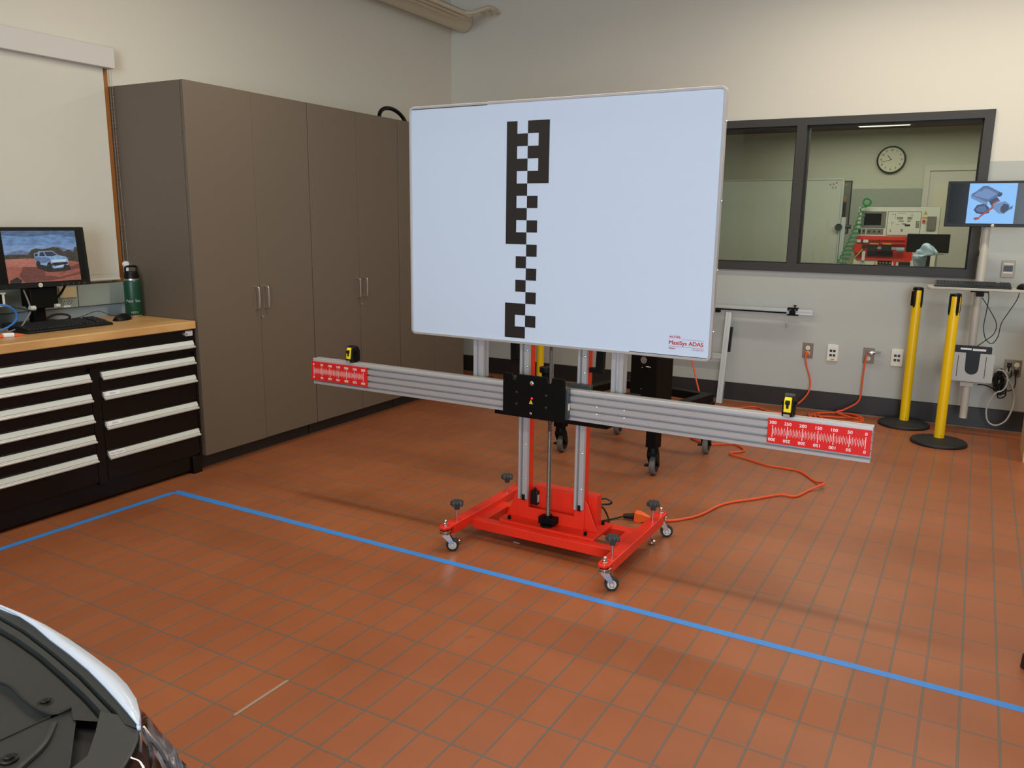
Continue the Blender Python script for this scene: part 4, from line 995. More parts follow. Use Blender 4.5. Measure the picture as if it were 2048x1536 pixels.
sw = thing('wall_switch', 'small steel switch plate beside the right monitor pole', 'switch', (0.342, WB, 1.138), 'B')
part(sw, 'cover_plate', MB().box(0.302, 0.382, WB-0.007, WB-0.0005, 1.08, 1.196), 'tan_plate', bev=0.002)
part(sw, 'insert', MB().box(0.315, 0.369, WB-0.010, WB-0.007, 1.122, 1.160), 'grey_plastic')
part(sw, 'name_strip', MB().box(0.313, 0.371, WB-0.0085, WB-0.007, 1.108, 1.116).box(0.313, 0.371, WB-0.0085, WB-0.007, 1.168, 1.176), 'cream')

# ================================================================== RIGHT WORKSTATION
PY = WB-0.27
ws = thing('wall_workstation', 'wall-hung beige pole with grey keyboard tray and computer holder', 'workstation', (0.18, WB, 0.12), 'B')
pu = 0.176
part(ws, 'pole', MB().cyl((pu, PY, 0.118), (pu, PY, 1.50), 0.0245, seg=28), 'pole', 'beige pole')
part(ws, 'wall_arm', MB().box(pu-0.02, pu+0.02, PY, WB-0.0005, 0.33, 0.37).box(pu-0.02, pu+0.02, PY, WB-0.0005, 1.22, 1.26), 'pole')
part(ws, 'tray', MB().prism(rrect(-0.132, 0.62, PY-0.20, PY+0.03, 0.03), 'z', 1.008, 1.026), 'tray', 'grey keyboard tray', bev=0.004)
part(ws, 'tray_clamp', MB().box(pu-0.012, pu+0.032, PY-0.045, PY+0.03, 0.962, 1.008).cyl((pu-0.05, PY-0.03, 0.995), (pu+0.06, PY-0.03, 0.995), 0.006, seg=10), 'black_metal', bev=0.002)
hx0, hx1, hz0, hz1, hy = 0.06, 0.315, 0.39, 0.585, PY-0.09
hp = [(hx0, hz0), (hx1, hz0), (hx1, hz1), (hx1-0.085, hz1), (hx1-0.087, hz0+0.10)]+arc((hx0+hx1)/2-0.0, hz0+0.088, 0.040, 0, -180, 10)+[(hx0+0.087, hz0+0.10), (hx0+0.085, hz1), (hx0, hz1)]
ho = part(ws, 'computer_holder', MB().prism(hp, 'y', hy-0.003, hy).box(hx0, hx0+0.003, hy, PY-0.03, hz0, hz1-0.01).box(hx1-0.003, hx1, hy, PY-0.03, hz0, hz1-0.01).box(hx0, hx1, hy, PY-0.03, hz0, hz0+0.003), 'holder', 'grey sheet metal holder')
for x in (hx0+0.042, hx1-0.048): part(ho, 'slot', MB().box(x-0.002, x+0.002, hy-0.0036, hy-0.003, hz0+0.03, hz1-0.02), 'dark')
part(ws, 'pole_clamp', MB().box(pu-0.045, pu+0.035, PY-0.035, PY+0.03, 0.345, 0.375), 'pole', bev=0.002)
pc2 = thing('desktop_computer', 'small black computer in the grey holder on the right pole', 'computer', (0.19, PY-0.06, 0.394), 'B')
part(pc2, 'case', MB().box(hx0+0.008, hx1-0.02, hy+0.003, PY-0.032, hz0+0.0035, 0.628), 'black_plastic', bev=0.004)
part(pc2, 'label', MB().box(0.11, 0.175, hy+0.0022, hy+0.003, 0.604, 0.616).box(0.182, 0.26, hy+0.0022, hy+0.003, 0.601, 0.615), 'paper', 'white sticker')
my = PY-0.03
mn = thing('computer_monitor', 'black monitor on the right wall pole showing a blue machine drawing', 'monitor', (0.18, my, 1.42), 'B')
mx0, mx1, mz0, mz1 = -0.078, 0.436, 1.420, 1.714
part(mn, 'bezel', MB().box(mx0, mx1, my-0.045, my, mz0, mz1), 'black_plastic', bev=0.003)
part(mn, 'screen', MB().box(mx0+0.015, mx1-0.015, my-0.0456, my-0.045, mz0+0.022, mz1-0.015), 'screen_off')
part(mn, 'mount', MB().box(pu-0.04, pu+0.04, my, my+0.03, 1.46, 1.54), 'black_metal')
pn = [('scr2_bg', (136, 194, 252)), ('scr2_a', (74, 104, 150)), ('scr2_b', (104, 138, 186)), ('scr2_c', (40, 58, 92)), ('scr2_red', (150, 70, 70))]
for n, c in pn: scr(n, c, 0.95)
pm = MB(); ix0, ix1, iz0, iz1 = 0.048, 0.318, 1.442, 1.699
def q2(pts, k, mi): pm.poly([(ix0+(ix1-ix0)*u, my-0.0458-k*0.0001, iz0+(iz1-iz0)*v) for u, v in pts], mi)
q2([(0, 0), (1, 0), (1, 1), (0, 1)], 0, 0)
q2([(0.05, 0.66), (0.06, 0.74), (0.15, 0.80), (0.28, 0.93), (0.38, 0.94), (0.66, 0.78), (0.70, 0.72), (0.46, 0.56), (0.36, 0.52)], 1, 1)
q2([(0.10, 0.70), (0.26, 0.86), (0.36, 0.88), (0.60, 0.74), (0.42, 0.60)], 2, 2)
q2([(0.22, 0.82), (0.30, 0.90), (0.37, 0.91), (0.60, 0.79), (0.57, 0.77), (0.36, 0.87), (0.31, 0.86), (0.25, 0.79)], 3, 1)
q2([(0.06, 0.70), (0.42, 0.52), (0.42, 0.46), (0.30, 0.50), (0.06, 0.63)], 3, 2)
q2([(0.14, 0.34), (0.20, 0.46), (0.36, 0.50), (0.46, 0.40), (0.48, 0.27), (0.34, 0.22), (0.20, 0.26)], 2, 3)
q2([(0.18, 0.36), (0.24, 0.43), (0.36, 0.45), (0.42, 0.36), (0.36, 0.28), (0.24, 0.29)], 3, 1)
q2([(0.52, 0.40), (0.58, 0.50), (0.78, 0.56), (0.88, 0.48), (0.90, 0.36), (0.78, 0.24), (0.66, 0.26)], 2, 2)
q2([(0.70, 0.40), (0.76, 0.50), (0.86, 0.47), (0.88, 0.36), (0.78, 0.26), (0.71, 0.30)], 3, 3)
q2([(0.88, 0.40), (0.95, 0.46), (0.95, 0.38), (0.89, 0.34)], 3, 1)
q2([(0.44, 0.56), (0.60, 0.66), (0.68, 0.56), (0.56, 0.50), (0.50, 0.44)], 4, 3)
q2([(0.54, 0.53), (0.66, 0.60), (0.66, 0.56), (0.55, 0.48), (0.55, 0.38), (0.30, 0.16), (0.26, 0.17), (0.50, 0.40)], 5, 4)
q2([(0.15, 0.12), (0.20, 0.16), (0.30, 0.15), (0.28, 0.11), (0.20, 0.08)], 5, 4)
q2([(0.60, 0.70), (0.63, 0.77), (0.70, 0.77), (0.70, 0.70), (0.65, 0.66)], 6, 3)
part(mn, 'screen_picture', pm, [n for n, c in pn], 'pale blue picture of a machine')
bl = MB().cyl((0.205, my-0.045, 1.431), (0.205, my-0.046, 1.431), 0.009, mi=0).text('hp', 0.012, facing((0.205, my-0.0462, 1.4315)), 1, ext=0.0001)
part(mn, 'maker_badge', bl, ['cream', 'ink'])
kb2 = keyboard('computer_keyboard', 'black keyboard on the grey wall-hung tray', (0.13, PY-0.19, 1.0265), 'B', False)
ms2, _ = mouse('computer_mouse', 'black mouse at the right end of the grey tray', (0.42, PY-0.10, 1.0265), 'B', R_(10))
def cordB(name, label, pts, r, m, sub=6): return single(name, label, 'cable', MB().tube(pts, r, sub=sub), m, pts[0], 'B')
cordB('keyboard_cable', 'thin black cable looping below the left part of the grey tray', [(0.225, PY-0.02, 1.005), (0.238, PY-0.02, 0.96), (0.235, PY-0.02, 0.86), (0.230, PY-0.02, 0.76), (0.25, PY-0.02, 0.68), (0.29, PY-0.02, 0.650), (0.32, PY-0.02, 0.70), (0.33, PY-0.02, 0.79), (0.36, PY-0.02, 0.86), (0.40, PY-0.02, 0.95), (0.41, PY-0.02, 1.004)], 0.0028, 'plug_black')
cordB('mouse_cable', 'thin black cable running from the tray clamp to the black computer', [(0.20, PY-0.03, 0.955), (0.25, PY-0.03, 0.88), (0.30, PY-0.03, 0.79), (0.295, PY-0.03, 0.72), (0.25, PY-0.04, 0.67), (0.205, PY-0.05, 0.628)], 0.0028, 'plug_black')
bun = []
for k in range(64):
    a = k*1.37; rr = 0.018+0.034*((k*7) % 11)/11
    bun.append((0.372+rr*0.75*math.cos(a)+0.0009*(k-32)*((k // 16) % 2), WB-0.15+0.035*math.sin(k*1.9), 0.395+rr*1.7*math.sin(a)-0.0011*k))
cb = cordB('cable_bundle', 'tangled bundle of black power cables beside the computer holder', [(0.44, WB-0.02, 0.44), (0.44, WB-0.05, 0.40)]+bun+[(0.30, WB-0.2, 0.345), (0.24, PY-0.03, 0.365)], 0.0045, 'plug_black', 5)
cordB('power_cable', 'black power cable looping from the lower right socket of the double outlet', [(0.471, WB-0.03, 0.386), (0.474, WB-0.04, 0.345), (0.462, WB-0.06, 0.312), (0.435, WB-0.08, 0.302), (0.410, WB-0.11, 0.312), (0.392, WB-0.14, 0.330)], 0.0042, 'plug_black')
cordB('pale_cable', 'pale grey cable hanging in a loop to the floor at the right wall', [(0.345, WB-0.2, 0.46), (0.385, WB-0.2, 0.455), (0.415, WB-0.2, 0.40), (0.40, WB-0.2, 0.33), (0.355, WB-0.2, 0.30), (0.325, WB-0.19, 0.24), (0.315, WB-0.17, 0.16), (0.335, WB-0.15, 0.085), (0.385, WB-0.14, 0.062), (0.44, WB-0.13, 0.10), (0.47, WB-0.10, 0.18), (0.475, WB-0.07, 0.25), (0.46, WB-0.08, 0.32), (0.43, WB-0.10, 0.375), (0.395, WB-0.13, 0.40)], 0.0055, 'cable_white')
for k, (uu, zz) in enumerate(((0.425, 0.478), (0.471, 0.435))):
    single('power_plug', ['black plug in the upper left socket of the double outlet', 'black plug in the lower right socket of the double outlet'][k], 'plug', MB().box(uu-0.014, uu+0.014, WB-0.04, WB-0.0105, zz-0.014, zz+0.014).cyl((uu, WB-0.03, zz-0.014), (uu, WB-0.03, zz-0.05), 0.005, seg=10), 'plug_black', (uu, WB-0.01, zz), 'B', 'black plugs in the double outlet', bev=0.003)

# ================================================================== ORANGE CORDS
def W(p):  # frame B to world
    return _rot(p, AW)
c1 = thing('extension_cord', 'orange extension cord from the left outlet to behind the white board', 'extension cord', (-1.3, 6.35, 0))
pts = [W((-0.925, WB-0.035, 0.44)), W((-0.925, WB-0.045, 0.40)), W((-0.910, WB-0.05, 0.34)), W((-0.885, WB-0.055, 0.27)), W((-0.872, WB-0.06, 0.20)), W((-0.885, WB-0.09, 0.13)), W((-0.94, WB-0.15, 0.06)), W((-1.02, WB-0.22, 0.012)), (-1.11, 6.30, 0.008), (-1.26, 6.26, 0.008), (-1.40, 6.36, 0.008), (-1.50, 6.26, 0.008), (-1.64, 6.22, 0.008), (-1.77, 6.28, 0.008), (-1.90, 6.34, 0.008), (-1.98, 6.22, 0.008), (-1.92, 6.12, 0.008), (-1.76, 6.10, 0.012), (-1.77, 6.10, 0.10), (-1.82, 6.14, 0.22), (-1.88, 6.20, 0.36), (-1.93, 6.24, 0.50), (-1.95, 6.28, 0.62)]
part(c1, 'cable', MB().tube(pts, 0.0062), 'orange')
part(c1, 'plug', MB(Matrix.Rotation(AW, 4, 'Z')).cyl((-0.921, WB-0.0105, 0.440), (-0.923, WB-0.042, 0.437), 0.015, 0.011, seg=14), 'orange_plug', 'orange plug')
c2 = thing('extension_cord', 'orange extension cord from the foil covered outlet, coiled and running to the red stand', 'extension cord', (-0.8, 5.5, 0))
coil = []
for k in range(3):
    for a in range(0, 360, 40):
        t = R_(a); coil.append((-0.80+(0.17+0.015*k)*math.cos(t+0.5)*(1-0.1*k)+0.02*k, 6.31+(0.19-0.02*k)*math.sin(t+0.5), 0.008+0.006*k+0.003*math.sin(3*t)))
coil.reverse()
pts = [W((-0.494, WB-0.035, 0.47)), W((-0.498, WB-0.050, 0.42)), W((-0.503, WB-0.055, 0.33)), W((-0.505, WB-0.058, 0.22)), W((-0.507, WB-0.065, 0.15)), W((-0.53, WB-0.09, 0.10)), W((-0.61, WB-0.14, 0.05)), (-0.80, 6.40, 0.03)]+coil+[(-0.93, 6.30, 0.010), (-1.00, 6.36, 0.008), (-0.97, 6.22, 0.008), (-0.98, 5.95, 0.008), (-1.18, 5.60, 0.008), (-1.42, 5.25, 0.008), (-1.55, 5.19, 0.008), (-1.40, 5.08, 0.008), (-1.26, 5.17, 0.008), (-1.16, 5.05, 0.008), (-1.22, 4.93, 0.012), (-1.115, 4.88, 0.008), (-0.976, 4.81, 0.008), (-0.873, 4.80, 0.008), (-0.77, 4.78, 0.008), (-0.66, 4.63, 0.008), (-0.600, 4.555, 0.03), (-0.66, 4.46, 0.008), (-0.706, 4.31, 0.008), (-0.782, 4.29, 0.008), (-0.881, 4.155, 0.008), (-1.0, 3.99, 0.008), (-1.057, 3.77, 0.008), (-1.12, 3.66, 0.007), (-1.18, 3.59, 0.010), (-1.235, 3.558, 0.018)]
part(c2, 'cable', MB().tube(pts, 0.0062), 'orange')
tp = MB()
d0 = Vector((-1.313, 3.542, 0.025)); d1 = Vector((-1.245, 3.556, 0.020))
dd = (d1-d0).normalized(); rt = dd.cross(Vector((0, 0, 1))).normalized(); up = rt.cross(dd)
A = [tp._v(d0+rt*s*0.024+up*t*0.022) for s, t in ((-1, -1), (1, -1), (1, 1), (-1, 1))]
Bm = [tp._v(d0+dd*0.022+rt*s*0.026+up*t*0.024) for s, t in ((-1, -1), (1, -1), (1, 1), (-1, 1))]
Cc = [tp._v(d1+dd*0.01+rt*s*0.007+up*t*0.007) for s, t in ((-1, -1), (1, -1), (1, 1), (-1, 1))]
for P_, Q_ in ((A, Bm), (Bm, Cc)):
    for k in range(4): tp._f([P_[k], P_[(k+1) % 4], Q_[(k+1) % 4], Q_[k]])
tp._f(A[::-1]); tp._f(Cc)
part(c2, 'triple_socket', tp, 'orange_plug', 'orange triple socket', bev=0.002)

# ================================================================== FLOOR TAPE, SCRAP
ta = MB().prism([(-3.550, 2.690), (-3.525, 2.645), (3.0, 2.665), (3.0, 2.697), (-2.0, 2.684)], 'z', 0.0004, 0.0009)
single('floor_tape', 'long strip of blue tape across the floor in front of the red stand', 'tape', ta, 'tape', (0, 2.67, 0))
ta2 = MB().prism([(-3.553, 2.640), (-3.515, 2.672), (-3.524, 1.0), (-3.556, 1.0)], 'z', 0.0010, 0.0015)
single('floor_tape', 'strip of blue tape on the floor along the black drawer cabinet', 'tape', ta2, 'tape', (-3.54, 2.0, 0))
sp_ = MB().poly([(-1.685, 3.000, 0.0006), (-1.672, 2.990, 0.003), (-1.650, 2.995, 0.0006), (-1.648, 3.004, 0.002), (-1.668, 3.003, 0.004), (-1.684, 3.010, 0.001)])
single('paper_scrap', 'tiny white paper scrap on the floor under the red stand', 'scrap', sp_, 'paper', (-1.666, 3.0, 0))

# ================================================================== PIPES UNDER THE CEILING
pz = 3.145
single('ceiling_pipe', 'thick beige pipe running along the left wall near the ceiling', 'pipe', MB().cyl((WL+0.165, -3.0, pz), (WL+0.165, 6.50, pz), 0.090, seg=40), 'pipe', (WL+0.16, 3, pz), 'L')
cl_ = ['lowest', 'second', 'third']
for k in range(3):
    x = -3.88+0.068*k; zz = 3.065
    dv = [0.06, 0.04, 0.0][k]
    p = [(x, -3.0, zz), (x, 5.2, zz), (x, 5.86+dv, zz), (x+0.008, 5.96+dv, zz+0.004), (x+0.035, 6.03+dv, zz+0.018), (x+0.075, 6.14+dv, zz+0.065), (x+0.085, 6.20+dv, zz+0.085), (x+0.075, 6.30, zz+0.10), (x+0.02, 6.47, zz+0.115)]
    single('conduit', ['thin beige conduit beside the thick ceiling pipe, nearest to it', 'thin beige conduit, middle one of three beside the ceiling pipe', 'thin beige conduit, farthest of three from the ceiling pipe'][k], 'conduit', MB().tube(p, 0.0165, seg=12, sub=4), 'pipe', (x, 3, zz), 'L', 'conduits beside the ceiling pipe')

# ================================================================== ROOM BEYOND THE WINDOW
ck = thing('wall_clock', 'round black-rimmed wall clock seen through the window', 'clock', (-1.03, FY, 2.20))
cx_, cz_ = -1.035, 2.195
part(ck, 'rim', MB().lathe([(0.158, 0.0), (0.162, -0.02), (0.158, -0.038), (0.146, -0.040), (0.142, -0.030)], (cx_, FY-0.001, cz_), axis='y', seg=48), 'black_plastic', 'black rim')
fc_ = MB().cyl((cx_, FY-0.030, cz_), (cx_, FY-0.0315, cz_), 0.143, seg=48, mi=0)
for h in range(1, 13):
    a = R_(90-30*h); fc_.text(str(h), 0.034, facing((cx_+0.112*math.cos(a), FY-0.032, cz_+0.112*math.sin(a))), 1, bold=0.0006, ext=0.0002)
for k in range(60):
    a = R_(6*k); fc_.cbox((cx_+0.137*math.cos(a), FY-0.032, cz_+0.137*math.sin(a)), (0.008, 0.0006, 0.0016), Matrix.Rotation(-a, 3, 'Y'), 1)
part(ck, 'dial', fc_, ['cream', 'ink'], 'cream dial with black numerals')
def hand(a, L, w): 
    a = R_(90-a); q = MB(); q.cbox((cx_+math.cos(a)*L*0.42, FY-0.034, cz_+math.sin(a)*L*0.42), (L, 0.001, w), Matrix.Rotation(-a, 3, 'Y')); return q
part(ck, 'hour_hand', hand(320, 0.075, 0.007), 'ink'); part(ck, 'minute_hand', hand(256, 0.115, 0.005), 'ink')

YB = 9.0
wbd = thing('whiteboard', 'large rolling whiteboard seen through the left window pane', 'whiteboard', (-2.2, YB, 0))
part(wbd, 'panel', MB().box(-3.3, -1.275, YB, YB+0.02, 0.75, 1.872), 'wb_white', 'white writing surface')
part(wbd, 'frame', MB().box(-3.3, -1.262, YB-0.01, YB+0.03, 1.872, 1.884).box(-1.275, -1.262, YB-0.01, YB+0.03, 0.75, 1.872).box(-3.3, -1.262, YB-0.01, YB+0.03, 0.738, 0.75), 'alu_dull', 'thin aluminium frame')
part(wbd, 'post', MB().box(-1.255, -1.215, YB-0.02, YB+0.03, 0.08, 1.50).box(-1.255, -1.215, YB-0.3, YB+0.3, 0.03, 0.08).box(-3.34, -3.30, YB-0.02, YB+0.03, 0.08, 1.50).box(-3.34, -3.30, YB-0.3, YB+0.3, 0.03, 0.08), 'alu_dull')
part(wbd, 'pivot_knob', MB().cyl((-1.275, YB-0.02, 1.40), (-1.275, YB-0.04, 1.40), 0.035, seg=20).cyl((-1.21, YB-0.01, 1.405), (-1.16, YB-0.01, 1.405), 0.02, seg=12), 'grey_plastic')
mk = MB()
for k, (dx, dz) in enumerate(((0, 0), (0.03, 0.005), (0.06, 0.018), (0.025, -0.03), (0.055, -0.03))): mk.box(-1.40+dx, -1.388+dx, YB-0.0012, YB, 1.815+dz, 1.83+dz, 1 if k != 2 else 0)
part(wbd, 'marker_drawing', mk, ['red_ink', 'grey_ink'])
po = thing('poster', 'tall framed poster behind the right edge of the whiteboard', 'poster', (-1.2, 9.3, 1.4))
part(po, 'frame', MB().box(-1.40, -1.225, 9.30, 9.32, 1.33, 1.875), 'dark')
part(po, 'print', MB().box(-1.39, -1.235, 9.299, 9.30, 1.34, 1.865, 0).box(-1.385, -1.265, 9.298, 9.299, 1.47, 1.66, 1).box(-1.385, -1.265, 9.297, 9.299, 1.66, 1.72, 2).box(-1.335, -1.262, 9.297, 9.299, 1.82, 1.85, 2), ['cable_grey', 'grey_plastic', 'tan'], 'grey and orange print')

# training panel
YT = 9.05
tp_ = thing('training_console', 'white electrical training console with red machine seen through the right pane', 'training console', (-0.74, YT, 0))
x0, zt_ = -1.108, 1.602
def PX(u): return x0+(u-270)*0.000932
def PZ(v): return zt_-(v-840)*0.00104
def pbox(mb, u0, u1, v0, v1, y0=0.0, y1=0.004, mi=0): return mb.box(PX(u0), PX(u1), YT-y1, YT-y0, PZ(v1), PZ(v0), mi)
part(tp_, 'panel', MB().box(PX(270), PX(1062), YT, YT+0.12, PZ(1115), PZ(840)), 'panel_white', bev=0.003)
part(tp_, 'cabinet', MB().box(PX(265), PX(1062), YT+0.02, YT+0.5, 0.0, PZ(1115)), 'panel_white')
part(tp_, 'display', pbox(pbox(MB(), 305, 550, 880, 1035, 0, 0.006, 0), 335, 505, 900, 1012, 0.006, 0.007, 1), ['cable_grey', 'screen_off'], 'grey framed dark display')
sch = pbox(MB(), 565, 890, 880, 1105, 0, 0.003, 1); pbox(sch, 569, 886, 884, 1101, 0.003, 0.0035, 0)
random.seed(5)
for (u, v, n_, m_) in ((660, 932, 5, 2), (760, 932, 4, 2), (845, 970, 3, 5), (680, 966, 4, 1), (705, 1046, 2, 2), (600, 1050, 1, 2), (715, 992, 3, 1), (760, 965, 3, 1)):
    for i in range(n_):
        for j in range(m_): pbox(sch, u+i*12, u+i*12+8, v+j*13, v+j*13+9, 0.0035, 0.006, 1)
for (u0, u1, v0, v1) in ((600, 640, 905, 907), (640, 642, 900, 950), (740, 790, 1000, 1018), (600, 640, 985, 987), (610, 612, 985, 1020), (660, 740, 895, 897), (780, 820, 912, 914), (800, 802, 895, 935), (655, 690, 1000, 1002)): pbox(sch, u0, u1, v0, v1, 0.0035, 0.0045, 1)
part(tp_, 'circuit_diagram', sch, ['panel_white', 'ink'], 'white diagram panel with black sockets')
part(tp_, 'warning_sticker', MB().prism([(PX(905), PZ(908)), (PX(945), PZ(908)), (PX(925), PZ(872))], 'y', YT-0.001, YT).box(PX(893), PX(955), YT-0.001, YT, PZ(946), PZ(930)), 'gold', 'yellow warning sticker')
part(tp_, 'stop_button', MB().cyl((PX(918), YT, PZ(968)), (PX(918), YT-0.02, PZ(968)), 0.014, seg=16), 'red', 'red push button')
part(tp_, 'fuse_box', pbox(MB(), 950, 1035, 925, 1050, 0, 0.02), 'cable_grey', 'grey fuse box', bev=0.003)
mod = pbox(MB(), 285, 312, 1045, 1100, 0, 0.004, 1); pbox(mod, 322, 358, 1045, 1100, 0, 0.004, 0); pbox(mod, 368, 535, 1045, 1100, 0, 0.004, 0); pbox(mod, 333, 348, 1060, 1080, 0.004, 0.008, 1)
for u in (395, 447, 497): mod.cyl((PX(u), YT-0.004, PZ(1072)), (PX(u), YT-0.010, PZ(1072)), 0.009, seg=12, mi=1)
part(tp_, 'control_modules', mod, ['cable_grey', 'dark'])
rm = pbox(MB(), 275, 840, 1118, 1340, -0.02, 0.0, 0)
pbox(rm, 300, 760, 1125, 1150, 0.0, 0.05, 0); pbox(rm, 520, 770, 1172, 1188, 0, 0.05, 0); pbox(rm, 300, 830, 1325, 1345, 0, 0.06, 0)
rm.lathe([(0.045, -0.06), (0.055, -0.02), (0.055, 0.0)], (PX(300), YT, PZ(1235)), axis='y', seg=20)
part(tp_, 'red_machine', rm, 'red', 'red machine frame')
mm = pbox(MB(), 400, 500, 1200, 1255, 0.03, 0.08, 0); pbox(mm, 540, 640, 1200, 1255, 0.03, 0.08, 0); pbox(mm, 400, 650, 1255, 1310, 0.0, 0.02, 0)
pbox(mm, 420, 510, 1180, 1192, 0.03, 0.09, 1); pbox(mm, 550, 640, 1180, 1192, 0.03, 0.09, 1); pbox(mm, 500, 540, 1215, 1235, 0.05, 0.07, 2); pbox(mm, 640, 690, 1215, 1240, 0.05, 0.07, 2)
mm.cyl((PX(690), YT-0.06, PZ(1240)), (PX(765), YT-0.06, PZ(1240)), 0.026, seg=16, mi=2)
mm.cyl((PX(368), YT-0.06, PZ(1220)), (PX(368), YT-0.09, PZ(1220)), 0.022, seg=16, mi=0)
pbox(mm, 285, 325, 1148, 1178, 0.01, 0.05, 3); pbox(mm, 350, 402, 1148, 1178, 0.01, 0.05, 3); pbox(mm, 355, 385, 1260, 1350, 0.05, 0.08, 3)
part(tp_, 'motor_blocks', mm, ['dark', 'gold', 'bluegrey', 'panel_white'], 'row of black motor blocks')
lo = pbox(MB(), 270, 1062, 1340, 1420, 0, 0.05, 0); pbox(lo, 515, 655, 1348, 1388, 0.05, 0.052, 1); pbox(lo, 720, 835, 1355, 1390, 0.05, 0.052, 1)
for u in (540, 572, 605, 638): pbox(lo, u-4, u+4, 1362, 1372, 0.052, 0.055, 0)
lo.prism([(PX(475), PZ(1385)), (PX(505), PZ(1385)), (PX(490), PZ(1352))], 'y', YT-0.053, YT-0.05, 2)
pbox(lo, 672, 698, 1352, 1390, 0.05, 0.053, 3)
part(tp_, 'socket_strip', lo, ['panel_white', 'dark', 'gold', 'red'])
hs = []
for k in range(260):
    t = k/260; a = t*2*PI*13
    cxh = -1.055-0.155*t**1.3; czh = 1.60-0.56*t; r = 0.028+0.02*t
    hs.append((cxh+r*math.cos(a), 8.97+0.02*math.sin(a), czh+0.012*math.sin(a)))
hz = MB().tube(hs, 0.006, seg=6, sub=1)
hz.tube([(-1.03+0.035*math.cos(2*PI*k/20), 8.99, 1.65+0.035*math.sin(2*PI*k/20)) for k in range(20)], 0.010, seg=8, sub=1, closed=True)
single('coiled_hose', 'green coiled air hose hanging at the left of the training console', 'hose', hz, 'hose_green', (-1.1, 8.97, 1.04))
single('test_lead', 'yellow-green lead draped over the front of the training console', 'lead', MB().tube([(PX(360), 8.95, PZ(1240)), (PX(310), 8.93, PZ(1300)), (PX(255), 8.93, PZ(1365)), (PX(215), 8.93, PZ(1390))], 0.005), mat('lead_yellowgreen', (168, 190, 60), 0.5), (PX(300), 8.93, 1.1))
dm = thing('dark_monitor', 'dark switched-off monitor in front of the training console', 'monitor', (-0.43, 8.3, 0.76))
part(dm, 'bezel', MB().box(-0.585, -0.238, 8.30, 8.34, 1.185, 1.352), 'black_plastic', bev=0.003)
part(dm, 'screen', MB().box(-0.578, -0.245, 8.2992, 8.30, 1.192, 1.345), 'screen_off')
part(dm, 'stand', MB().box(-0.44, -0.38, 8.33, 8.36, 0.77, 1.2).box(-0.5, -0.3, 8.26, 8.42, 0.76, 0.775), 'black_plastic')
random.seed(11)
pb2 = MB(); bmesh.ops.create_icosphere(pb2.bm, subdivisions=4, radius=1.0)
for v in pb2.bm.verts:
    n_ = 1+0.10*math.sin(5*v.co.x+3*v.co.z)+0.09*math.sin(7*v.co.y-4*v.co.z+2)+0.05*math.sin(13*v.co.z+4*v.co.x)
    top = v.co.z > 0.1
    v.co = Vector((-0.435+v.co.x*n_*(0.085 if top else 0.055)+(0.03 if top else -0.02), 8.22+v.co.y*n_*0.05, 1.155+v.co.z*n_*0.115))
single('plastic_bag', 'crumpled pale blue plastic bag hanging in front of the dark monitor', 'bag', pb2, mat('bag_plastic', (168, 190, 208), 0.25), (-0.435, 8.22, 1.05))
tbl = thing('work_table', 'grey table in the room beyond the right pane', 'table', (-0.05, 8.4, 0))
part(tbl, 'top', MB().box(-0.72, 0.7, 8.1, 8.75, 0.735, 0.76), 'tray')
for x in (-0.7, 0.66):
    for y in (8.12, 8.70): part(tbl, 'leg', MB().box(x, x+0.03, y, y+0.03, 0, 0.735), 'grey_plastic')
fl_ = thing('ceiling_light', 'lit fluorescent fitting on the dark ceiling of the next room', 'ceiling light', (-1.07, 10.3, 2.55))
part(fl_, 'housing', MB().box(-1.36, -0.80, 10.2, 10.36, 2.525, 2.56), 'cream'); part(fl_, 'tube', MB().box(-1.34, -0.82, 10.21, 10.35, 2.517, 2.525), 'tube_lit', 'lit tube')

# ================================================================== RIGHT EDGE PIECES
wk = thing('wood_cabinet', 'lower front corner of a pale wooden cabinet at the right border', 'cabinet', (0.62, 5.9, 0))
part(wk, 'side_panel', MB().box(0.372, 0.392, 5.74, 6.16, 0.0, 0.74), 'pale_wood'); part(wk, 'body', MB().box(0.392, 0.95, 5.755, 6.16, 0.06, 0.738), 'pale_wood')
wd_ = part(wk, 'door', MB().box(0.396, 0.94, 5.738, 5.755, 0.07, 0.73), 'pale_wood', bev=0.002)
part(wd_, 'handle', MB().tube([(0.43, 5.738, 0.50), (0.43, 5.71, 0.505), (0.43, 5.71, 0.595), (0.43, 5.738, 0.60)], 0.005, sub=3), 'steel')
part(wk, 'top', MB().box(0.366, 0.96, 5.73, 6.17, 0.74, 0.765), 'pale_wood', bev=0.003)

ft = thing('stool', 'black stool with only a rubber foot showing at the right border', 'stool', (0.33, 2.97, 0))
part(ft, 'foot', MB().lathe([(0.020, 0), (0.021, 0.004), (0.019, 0.045), (0.014, 0.05)], (0.286, 2.955, 0), seg=20), 'rubber')
part(ft, 'leg', MB().cyl((0.286, 2.955, 0.045), (0.41, 3.05, 0.62), 0.0125, seg=16).cyl((0.60, 2.93, 0.0), (0.50, 3.05, 0.62), 0.0125, seg=16).cyl((0.44, 3.36, 0.0), (0.44, 3.23, 0.62), 0.0125, seg=16).cyl((0.68, 3.25, 0.0), (0.53, 3.18, 0.62), 0.0125, seg=16), 'black_metal')
part(ft, 'seat', MB().cyl((0.455, 3.125, 0.62), (0.455, 3.125, 0.66), 0.17, seg=32), 'black_plastic')

